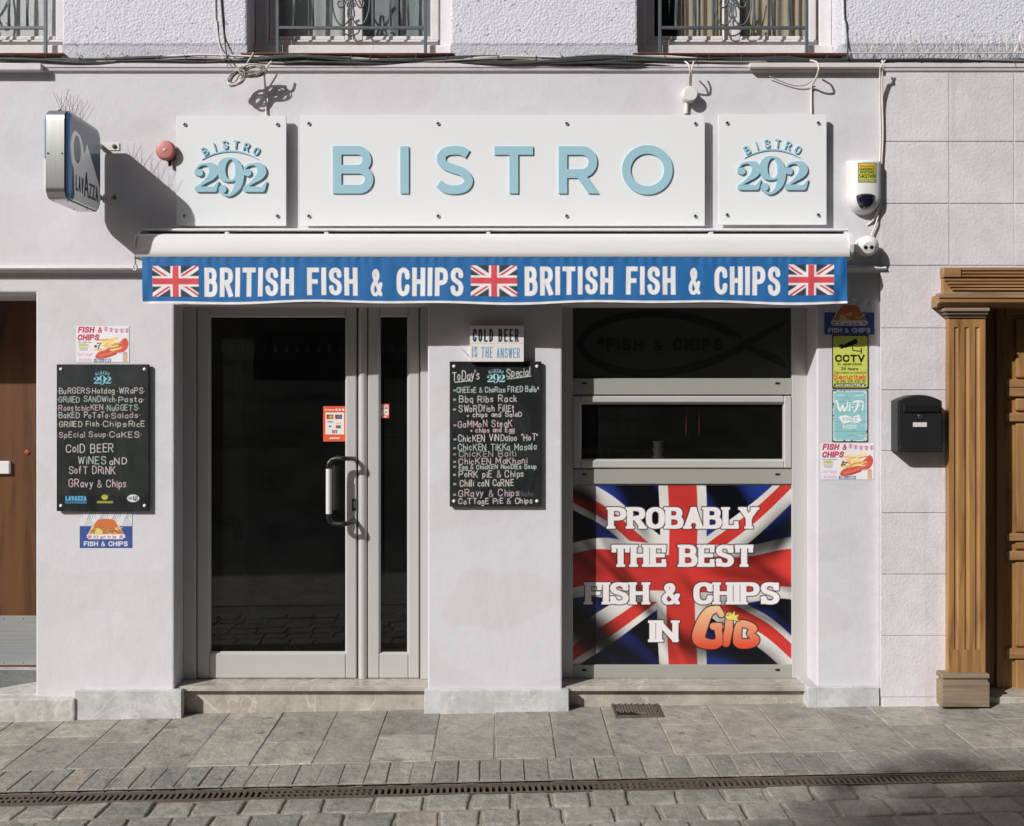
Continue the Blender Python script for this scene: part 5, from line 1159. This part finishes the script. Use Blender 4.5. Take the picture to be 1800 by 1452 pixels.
cv.line([(1270, 1092), (1271, 1132)], 1.6, lin(40, 24, 20), .8); cv.line([(1290, 1096), (1287, 1134)], 1.6, lin(40, 24, 20), .8)
cv.sheet('flag_poster', YW + .0145, 'vinyl_print', None, label='union flag window poster reading probably the best fish and chips', cat='poster')
# ---------------------------------------------------------------- projecting light box
Xc, yn, yf_, zl, zh = -2.262, -.565, -.115, 2.780, 3.240
lb = thing('coffee_light_box', (Xc, (yn + yf_) / 2, zl), 'projecting square coffee light box with steel rim and blue faces', 'sign')
def rsq(y0, y1, z0, z1, r, n=8):
    out = []
    for cy, cz_, a0 in ((y1 - r, z1 - r, 0), (y0 + r, z1 - r, 90), (y0 + r, z0 + r, 180), (y1 - r, z0 + r, 270)):
        for k in range(n + 1): a = R(a0 + 90 * k / n); out.append((cy + r * math.cos(a), cz_ + r * math.sin(a)))
    return out
rs = rsq(yn, yf_, zl, zh, .058); ri = rsq(yn + .004, yf_ - .004, zl + .004, zh - .004, .056)
g = G(); g.run(rs, Xc - .046, Xc + .046); g.done('rim', 'brushed_steel', lb, 'auto')
for sx in (-1, 1):
    g = G(); g.run(rsq(yn + .003, yf_ - .003, zl + .003, zh - .003, .056), min(Xc + sx * .046, Xc + sx * .049), max(Xc + sx * .046, Xc + sx * .049)); g.done('gasket', 'black_plastic', lb)
# printed bulging faces: drawn in a flat square, u along the sign from street to wall
cf = Canvas(0, 0, 100, 100, lin(110, 140, 170), 1.6)
cf.rect(0, 0, 9, 100, lin(92, 140, 196)); cf.rect(9, 0, 100, 100, lin(88, 106, 122)); LG = lin(252, 253, 254)
cf.polyf(smooth([(17, 103), (15, 80), (14, 66), (9, 58), (6, 48), (5, 38), (9, 27), (18, 20), (31, 22), (40, 31), (44, 41), (48, 36), (53, 27)], 8) + [(100, 80), (100, 103)], LG)
cf.oval(24, 40, 10.5, 16, lin(84, 102, 120))
for tx, a, b, h, v in (('LAV', 19, 43, 18, 88), ('A', 43.5, 58, 30, 91), ('ZZA', 59, 87, 18, 90)): cf.write(tx, a, v, h, K, width=b - a, wt=2.9 if tx != 'A' else 3.8, butt=True, gap=.08)
def bulge(s, sx):
    a, b = s.U / 100, s.V / 100; ea = np.clip(np.minimum(a, 1 - a) / .09, 0, 1); eb = np.clip(np.minimum(b, 1 - b) / .09, 0, 1); e = np.sqrt(np.clip(ea * (2 - ea), 0, 1)) * np.sqrt(np.clip(eb * (2 - eb), 0, 1))
    y = yn + .006 + (yf_ - yn - .012) * a; z = zh - .006 - (zh - zl - .012) * b
    # pull the square's corners in to the rounded outline
    cy, cz_, hw, r = (yn + yf_) / 2, (zl + zh) / 2, (yf_ - yn) / 2 - .006, .055; dy, dz = y - cy, z - cz_; ox, oz = np.maximum(np.abs(dy) - (hw - r), 0), np.maximum(np.abs(dz) - (hw - r), 0); rad = np.maximum(np.hypot(ox, oz), 1e-9); mxo = np.maximum(ox, oz); f_ = np.where(mxo > 0, mxo / rad, 1)
    y = cy + np.sign(dy) * (np.minimum(np.abs(dy), hw - r) + ox * f_); z = cz_ + np.sign(dz) * (np.minimum(np.abs(dz), hw - r) + oz * f_)
    return Xc + sx * (.0492 + .018 * e), y, z
X_, Y_, Z_ = bulge(cf, 1); grid_mesh('face', X_, Y_, Z_, cf.img, 'lightbox_print', lb)
c2 = Canvas(0, 0, 100, 100, lin(96, 132, 178), 1.0); c2.rect(0, 56, 100, 100, lin(228, 228, 230)); X_, Y_, Z_ = bulge(c2, -1); grid_mesh('face', X_, Y_, Z_, c2.img, 'lightbox_print', lb)
for v, dark in ((257, 0), (347, 1)):
    zz = PZ(v, -.04); br = group_part('bracket', (Xc, -.05, zz), lb)
    G().box(PX(184), PX(214), -.035, -.0302, zz - .022, zz + .020, .001).done('wall_plate', 'dull_white_plastic', br); G().box(Xc - .004 + .03, Xc + .006 + .03, -.13, -.0352, zz - .018, zz + .012, .002).done('arm', 'dull_white_plastic', br)
    G().lathe((PX(205), -.035, zz), (0, -1, 0), [(.012, 0), (.012, .006), (.006, .010)], 12).done('bolt', 'cast_iron', br, True)
for z_, y_ in ((zl + .29, yn - .001),):
    for sx in (-.036, .036): G().lathe((Xc + sx, y_ + .001, z_ - .06), (0, -1, 0), [(.005, 0), (.004, .003)], 8).done('screw', 'black_plastic', lb)
for y_ in (-.5, -.25):
    for sx in (-.036, .036): G().lathe((Xc + sx, y_, zl + .0005), (0, 0, -1), [(.005, 0), (.004, .003)], 8).done('screw', 'black_plastic', lb)
def spikes(nm, label, base, n, dirs, L, r=.0011, m_='spike_wire'):
    """bird spikes: a strip of fine wires"""
    g = G(); a, b = Vector(base[0]), Vector(base[1])
    for k in range(n):
        p = a.lerp(b, (k + .5) / n)
        for d in dirs:
            q = Vector(d) + Vector((random.uniform(-.15, .15), random.uniform(-.2, .2), 0)); q.normalize(); g.cyl(p, p + q * L * random.uniform(.85, 1.05), r, 4, r * .6)
    o = thing(nm, tuple((a + b) / 2), label, 'bird spikes'); g.done('wires', m_, o, kind='stuff'); w3 = G(); w3.box(min(a.x, b.x) - .006, max(a.x, b.x) + .006, min(a.y, b.y) - .006, max(a.y, b.y) + .006, a.z - .003, a.z + .002); w3.done('strip', 'dull_white_plastic', o)
spikes('bird_spikes', 'fine wire bird spikes fanning up from the top of the coffee light box', ((Xc, -.52, zh + .004), (Xc, -.19, zh + .004)), 7, [(-.45, 0, 1), (.1, 0, 1), (.5, 0, 1)], .12, .0014)
spikes('bird_spikes', 'row of wire bird spikes on the ledge above the blockwork', ((PX(1490), -.05, PZ(104) + .02), (PX(2100), -.05, PZ(104) + .02)), 46, [(-.5, -.3, 1), (.0, .1, 1), (.5, -.2, 1)], .11, .0013)
# ---------------------------------------------------------------- small fittings on the fascia
sr = thing('fire_siren', (PX(294), -.06, PZ(280)), 'small round pink red sounder fixed between the light box and emblem sign', 'siren')
c0 = Vector((PX(302), -.03, PZ(272))); 
G().lathe(c0, (0, -1, 0), [(.046, 0), (.046, .02), (.040, .024), (.040, .05)], 24).done('base', 'siren_dark', sr, 'auto')
G().lathe(c0 + Vector((0, -.0501, 0)), (0, -1, 0), [(.046, 0), (.052, .012), (.052, .036), (.046, .044), (.034, .047)], 28).done('cover', 'siren_red', sr, 'auto')
g = G()
for k in range(24): a = 2 * math.pi * k / 24; p = c0 + Vector((.0525 * math.cos(a), -.066, .0525 * math.sin(a))); g.box(p.x - .0025, p.x + .0025, p.y - .01, p.y + .01, p.z - .0025, p.z + .0025)
g.done('ribs', 'siren_dark', sr, kind='stuff')
G().lathe(c0 + Vector((0, -.0972, 0)), (0, -1, 0), [(.008, 0), (.007, .004)], 12).done('button', 'dull_white_plastic', sr); G().cyl(c0 + Vector((.004, -.02, -.045)), c0 + Vector((.004, -.02, -.075)), .008, 10).done('gland', 'black_plastic', sr)
ab = thing('alarm_box', (PX(1520), -.06, PZ(377)), 'white bullet shaped alarm box with a yellow emergency label', 'alarm')
yb0 = -.0305; Xa, Xb, Za, Zb_ = PX(1491, -.06), PX(1547, -.06), PZ(377, -.06), PZ(281, -.06); wx = (Xb - Xa) / 2; cxb = (Xa + Xb) / 2
n_, rows_ = 25, 34; TT = np.linspace(-1, 1, n_); VV = np.linspace(0, 1, rows_)
Xg_ = np.empty((rows_, n_)); Yg = np.empty_like(Xg_); Zg_ = np.empty_like(Xg_)
for j, vv in enumerate(VV):
    wr = 1 if vv < .66 else math.sqrt(max(0, 1 - ((vv - .66) / .34) ** 2)) * .93 + .07; dp = .085 * (min(1, vv / .05) ** .5 if vv < .05 else 1) * (1 if vv < .72 else max(0.0, 1 - ((vv - .72) / .28) ** 2) ** .5)
    for i, tt in enumerate(TT): Xg_[j, i] = cxb + wx * wr * math.sin(tt * math.pi / 2); Yg[j, i] = yb0 - dp * (max(0, math.cos(tt * math.pi / 2)) ** .45); Zg_[j, i] = Zb_ + (Za - Zb_) * vv
grid_mesh('shell', Xg_, Yg, Zg_, None, 'white_plastic', ab)
la = Canvas(1509, 286, 1541, 320.5, K, 3.0); la.rect(1510, 287.2, 1540, 319.3, lin(198, 206, 84)); la.write('Securitek', 1511.5, 294, 4.4, lin(214, 92, 60), width=27, wt=1.3); la.write('EMERGENCY', 1511.5, 299.5, 3.4, K, width=27, wt=.9); la.write('RESPONSE', 1512.5, 304.5, 3.4, K, width=25, wt=.9); la.write('54027499', 1511.2, 313, 6.4, K, width=27.5, wt=1.2); la.rect(1511, 315.5, 1539, 318.2, K); la.write('www.securitek.gi', 1512, 317.8, 1.9, lin(230, 230, 220), width=26, wt=.5)
def onshell(off):
    def fn(s, X_, Y_, Z_):
        tt = np.arcsin(np.clip((X_ - cxb) / wx, -.98, .98)) / (math.pi / 2); return X_, yb0 - .085 * np.maximum(0, np.cos(tt * math.pi / 2)) ** .45 - off, Z_
    return fn
la.sheet('label', -.115, 'sign_print', ab, onshell(.0012))
g = G(); n1, n2 = 20, 10; vsx = []; cxl, czl = PX(1523, -.11), PZ(345, -.11)
for j in range(n2 + 1):
    for i in range(n1):
        a = 2 * math.pi * i / n1; rr_ = j / n2; xx = .060 * rr_ * math.cos(a); zz = rr_ * math.sin(a); zz = zz * (.020 if zz > 0 else .072); vsx.append((cxl + xx, -.086 - .045 * math.sqrt(max(0, 1 - rr_ ** 2)), czl + zz))
fs = [(j * n1 + i, j * n1 + (i + 1) % n1, (j + 1) * n1 + (i + 1) % n1, (j + 1) * n1 + i) for j in range(n2) for i in range(n1)]
g.poly(vsx, fs); bmesh.ops.remove_doubles(g.bm, verts=g.bm.verts, dist=1e-5); g.done('lens', 'navy_lens', ab, True)
dc = thing('dome_camera', (PX(1526), -.08, PZ(452)), 'white ball shaped security camera at the awning end', 'camera'); c0 = Vector((PX(1526, -.1), -.094, PZ(432, -.1)))
G().lathe((c0.x + .004, -.0301, c0.z), (0, -1, 0), [(.056, 0), (.056, .012), (.050, .02), (.046, .024)], 28).done('mount', 'white_plastic', dc, 'auto')
G().lathe(c0, Vector((-.25, -1, -.35)), [(.002, -.058)] + [(.058 * math.sin(t), -.058 * math.cos(t)) for t in np.linspace(.15, 2.55, 16)], 28).done('ball', 'white_plastic', dc, 'auto')
fx = Vector((-.25, -1, -.35)).normalized(); sd_ = fx.cross(Vector((0, 0, 1))).normalized(); upv = sd_.cross(fx)
G().lathe(c0, fx, [(.033, .045), (.033, .051), (.029, .052)], 20).done('lens_ring', 'dull_white_plastic', dc, 'auto')
for s_ in (-1, 1): G().lathe(c0 + sd_ * .0155 * s_ + upv * .003, fx, [(.0105, .052), (.0100, .0545)], 14).done('lens', 'navy_lens', dc)
# letter box
lt = thing('letter_box', (PX(1618), -.08, PZ(797)), 'black metal letter box with a silver lock beside the oak doorway', 'letter box'); yl = -.150
zA, zB, xA, xB = PZ(795, yl), PZ(705, yl), PX(1579, yl), PX(1657, yl); mid = (xA + xB) / 2
top = [(xB, zB)] + [(mid + (xB - mid) * t, zB + .034 * (1 - t * t)) for t in np.linspace(1, -1, 15)][1:-1] + [(xA, zB)]
G().prism([(xA, zA), (xB, zA)] + top, yl + .008, -.0425, .003).done('body', 'black_paint', lt)
G().prism([(xA + .006, zA + .004), (xB - .006, zA + .004)] + [(mid + (x - mid) * .95, z - .005) for x, z in top], yl, yl + .0078, .002).done('front_door', 'black_paint', lt)
bx(G(), 1589, 1653, 711, 724, yl - .012, yl - .0002, .003).done('flap', 'black_plastic', lt); g = G(); g.lathe((PX(1617, yl), yl - .0002, PZ(732, yl)), (0, -1, 0), [(.011, 0), (.011, .003), (.008, .005)], 16); g.done('lock', 'chrome', lt, 'auto'); bx(G(), 1605, 1629.5, 742.5, 750.5, yl - .002, yl - .0002, .0008).done('name_plate', 'copper' if 0 else 'dull_white_plastic', lt)
for u in (1584, 1652): G().lathe((PX(u, yl), yl - .0002, PZ(786, yl)), (0, -1, 0), [(.003, 0), (.002, .002)], 8).done('rivet', 'chrome', lt)
# round junction box and other small things
jb = thing('junction_box', (PX(1213), -.05, PZ(180)), 'round white junction box above the name panel, hung from two cables', 'junction box'); c0 = Vector((PX(1214, -.09), -.0301, PZ(166, -.07)))
G().lathe(c0, (0, -1, 0), [(.044, 0), (.044, .03), (.041, .031)], 28).done('base', 'dull_white_plastic', jb, 'auto'); G().lathe(c0 + Vector((0, -.0311, 0)), (0, -1, 0), [(.041, 0), (.041, .025), (.037, .029)], 28).done('lid', 'white_plastic', jb, 'auto')
G().cyl((c0.x - .012, -.04, c0.z - .04), (c0.x - .016, -.04, PZ(203)), .011, 10).done('conduit', 'dull_white_plastic', jb)
# ---------------------------------------------------------------- cables
cb = thing('cable_bundle', (0, -.1, PZ(106)), 'tangled bundle of black and white cables running along the ledge', 'cables')
zc0 = PZ(103.5, -.07)
for k in range(15):
    mt = ['cable_black', 'cable_black', 'cable_black', 'cable_black'][k - 11] if k > 10 else ['cable_black', 'cable_black', 'cable_grey', 'cable_black', 'cable_white', 'cable_black', 'cable_grey', 'cable_black', 'cable_white', 'cable_black', 'cable_grey'][k]
    ph = [random.uniform(0, 6.28) for _ in range(4)]; am = random.uniform(.005, .014); base = (-.012 + .004 * (k % 9) + random.uniform(-.006, .006)); yb_ = -.034 - random.uniform(0, .022)
    lo_ = -6.3 if k < 8 or k > 12 else random.uniform(-4, -1); hi_ = 6.3 if k < 8 or k > 12 else random.uniform(.5, 3); xs_ = np.arange(lo_, hi_, .07); pts = []
    for x in xs_:
        thin = .45 if (x > PX(1400) or x < PX(80)) else 1.0
        z = zc0 + base * thin - .004 + am * thin * (math.sin(x * 3.1 + ph[0]) + .6 * math.sin(x * 7.3 + ph[1])) - (.012 * max(0, math.sin(x * 1.7 + ph[2])) if k % 3 == 0 else 0) * thin
        pts.append((x, yb_ + .010 * math.sin(x * 4.3 + ph[3]), z))
    G().tube(pts, random.choice([.006, .008, .0095, .011]) if mt == 'cable_black' else random.choice([.0048, .0062]), 6).done('cable', mt, cb, True)
for u in list(range(-60, 1800, 47)):
    u += random.uniform(-18, 18); x = PX(u, -.1); a0 = random.uniform(-.2, .2); g = G(); zz = zc0 + .004; g.tube([(x + .003 * math.sin(t), -.044 + .020 * math.cos(t), zz + .024 * math.sin(t)) for t in np.linspace(0, 2 * math.pi, 14)], .0022, 5)
    if random.random() < .4: g.cyl((x, -.064, zz), (x + random.uniform(-.02, .02), -.072, zz + random.choice([-.03, .03])), .0015, 5)
    g.done('tie', 'cable_black', cb)
def cable(nm, label, pts, r, mt, cat='cable', n=6):
    G().tube(smooth([(PX(u, y), y, PZ(v, y)) for u, v, y in pts], 6), r, 8).done(nm, mt, None, True, label=label, cat=cat, group='junction box feed cables' if nm == 'feed_cable' else None)
cable('drop_cable', 'white cable dropping from the bundle to the first emblem sign', [(478, 108, -.13), (469, 118, -.14), (465, 132, -.11), (466, 150, -.07), (467, 175, -.045), (468, 196, -.04), (468, 206, -.05)], .0055, 'cable_white')
cable('drop_cable', 'white cable curling down to the emblem sign by the alarm box', [(1424, 106, -.12), (1436, 110, -.135), (1439, 122, -.14), (1434, 138, -.10), (1427, 152, -.045), (1426, 170, -.038), (1426, 204, -.045)], .0055, 'cable_white')
cable('hanging_cable', 'dark cable sagging below the white trunking', [(1352, 134, -.05), (1378, 145, -.045), (1400, 151, -.045), (1416, 149, -.05), (1427, 142, -.055)], .0030, 'cable_grey')
for du, lab in ((0, 'white cable looping from the bundle to the round junction box'), (7, 'white cable looping from the bundle to the round junction box')):
    cable('feed_cable', lab, [(1204 + du * 2.2, 108, -.12), (1210 + du * 1.2, 113, -.14), (1213 + du * .4, 125, -.14), (1212 + du * .4, 140, -.10), (1211 + du * .5, 153, -.06)], .0048, 'cable_white')
for k, (lab, dx, en) in enumerate((('white cable running down to the alarm box', 0, [(1546, 300, -.06), (1545, 360, -.07), (1536, 385, -.045), (1524, 396, -.032)]), ('white cable running down past the alarm box to the dome camera', 4, [(1549, 300, -.055), (1549, 350, -.06), (1541, 390, -.05), (1533, 410, -.05), (1532, 418, -.06)]))):
    cable('riser_cable', lab, [(1556 - 6 * k, 106, -.12), (1549 + dx, 116, -.125), (1547 + dx, 130, -.10), (1547 + dx, 180, -.06), (1548 + dx, 240, -.055)] + en, .0050, 'cable_white')
cable('wall_cable', 'thin black cable running down the stucco between windows', [(388, -300, -.018), (388, -40, -.018), (391, 30, -.018), (395, 70, -.02), (399, 103, -.09)], .0042, 'cable_black')
cable('wall_cable', 'thin white cable on the stucco beside the black one', [(376, -300, -.018), (378, 0, -.018), (381, 40, -.018), (386, 80, -.02), (393, 104, -.09)], .0030, 'cable_white')
cable('wall_cable', 'thin black cable on the stucco beyond the last upstairs window', [(1483, -300, -.018), (1484, 0, -.018), (1488, 40, -.018), (1490, 75, -.02), (1490, 104, -.09)], .0042, 'cable_black')
cl = thing('cable_coil', (PX(430, -.12), -.12, PZ(158)), 'loose grey coil of spare cable hanging under the bundle', 'cable coil')
for k in range(24):
    a, s_ = random.uniform(.72, 1.2), random.uniform(-.2, .2)
    side = -1 if k % 2 else 1; c_u, c_v = (416, 137) if side < 0 else (444, 124); ru, rv = (16 * a, 11 * a) if side < 0 else (20 * a, 11 * a); rot = R(-38 if side < 0 else -8) + s_
    pts = []
    for t in np.linspace(0, 2 * math.pi, 26): x_, y_ = ru * math.cos(t), rv * math.sin(t) * .8; pts.append((PX(c_u + x_ * math.cos(rot) - y_ * math.sin(rot), -.14), -.135 + .02 * math.sin(t + k), PZ(c_v + x_ * math.sin(rot) + y_ * math.cos(rot), -.14)))
    G().tube(pts, .0032, 6, False).done('loop', 'cable_grey' if k % 3 else 'cable_white', cl, True)
G().tube([(PX(u, -.13), -.13, PZ(v, -.13)) for u, v in smooth([(446, 92), (440, 102), (430, 118), (421, 132), (408, 152), (402, 148)], 5)], .0034, 6).done('tail', 'cable_white', cl, True)
# ---------------------------------------------------------------- across the street (seen only in reflections and by its shadow)
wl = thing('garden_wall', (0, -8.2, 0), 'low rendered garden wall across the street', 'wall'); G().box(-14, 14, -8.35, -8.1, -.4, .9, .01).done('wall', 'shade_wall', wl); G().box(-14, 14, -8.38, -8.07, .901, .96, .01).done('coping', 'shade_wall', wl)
rl = thing('spear_railing', (0, -8.22, .96), 'black iron spear top railing on the garden wall across the street', 'railing')
for z in (1.1, 2.15): G().box(-6, 6, -8.235, -8.215, z, z + .035).done('rail', 'black_paint', rl)
bar = G().cyl((-6, -8.225, .961), (-6, -8.225, 2.3), .010, 6).done('bar', 'black_paint', rl); tip = G().lathe((-6, -8.225, 2.3), (0, 0, 1), [(.008, 0), (.03, .03), (.022, .06), (.002, .14)], 6).done('spear_tip', 'frosted_grey', rl)
for k in range(1, 81): x = -6 + .15 * k; clone(bar, rl, (x, -8.225, .961)); clone(tip, rl, (x, -8.225, 2.3))
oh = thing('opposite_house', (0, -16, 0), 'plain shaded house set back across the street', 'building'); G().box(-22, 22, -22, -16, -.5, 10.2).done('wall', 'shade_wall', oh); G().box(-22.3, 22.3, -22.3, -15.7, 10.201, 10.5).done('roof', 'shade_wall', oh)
for r in range(3):
    for k in range(-6, 7): x = k * 3.0 + .6; z = .6 + 2.8 * r; wv_ = G().box(x, x + 1.1, -16.0, -15.93, z, z + 1.7).done('shutter', 'shutter_green', oh)
nh = thing('sky_block_house', (6, -9.2, 0), 'tall shaded house close behind the spear railing across the street', 'building')
G().box(-4.6, 20, -15.6, -9.2, -.5, 12.5).done('wall', 'shade_wall', nh); G().box(-4.8, 20.2, -15.65, -9.0, 12.501, 12.8).done('roof', 'shade_wall', nh)  # added out of view to block sky light and darken the shade
for r in range(4):
    for k in range(8): x = -3.6 + k * 2.9; z = .8 + 2.9 * r; G().box(x, x + 1.2, -9.2, -9.14, z, z + 1.8).done('shutter', 'shutter_green', nh)
def tree(at, trunk_h, crown_c, rad, n, label, seed):
    rg = random.Random(seed); o = thing('street_tree', at, label, 'tree'); a = Vector(at); c = Vector(crown_c)
    g = G(); g.tube([a, a.lerp(c, .35) + Vector((.08, .05, 0)), a.lerp(c, .7), c], [.16, .13, .09, .05], 10)
    for k in range(9): d = Vector((rg.uniform(-1, 1), rg.uniform(-1, 1), rg.uniform(-.2, .9))).normalized(); s0 = a.lerp(c, rg.uniform(.6, .95)); g.tube([s0, s0 + d * rad * .4, s0 + d * rad * .75 + Vector((0, 0, .1))], [.05, .03, .01], 6)
    g.done('trunk', 'bark', o, True)
    cl_ = [(c + Vector((rg.uniform(-1, 1), rg.uniform(-1, 1), rg.uniform(-.7, .8))) * rad * .75, rad * rg.uniform(.22, .45)) for _ in range(26)]; vs_, fs_ = [], []
    for _ in range(n):
        cc, rr_ = rg.choice(cl_); d = Vector((rg.gauss(0, 1), rg.gauss(0, 1), rg.gauss(0, 1))).normalized() * rr_ * rg.random() ** .4; p = cc + d; ax = Vector((rg.gauss(0, 1), rg.gauss(0, 1), rg.gauss(0, .6))).normalized(); b2 = ax.orthogonal().normalized(); L_ = rg.uniform(.05, .09); i = len(vs_)
        vs_ += [p - ax * L_, p + b2 * L_ * .45, p + ax * L_, p - b2 * L_ * .45]; fs_.append((i, i + 1, i + 2, i + 3))
    g = G(); g.poly(vs_, fs_); g.done('crown', 'leaf', o)
def upsun(x, y, t): return (x + SUN.x / SUN.y * -t, y - t, -SUN.z / SUN.y * t)
c = upsun(2.95, -2.12, 8.6); tree((c[0], c[1], -.1), 0, c, 1.35, 14000, 'leafy tree behind the garden wall casting the pavement shadow', 3)
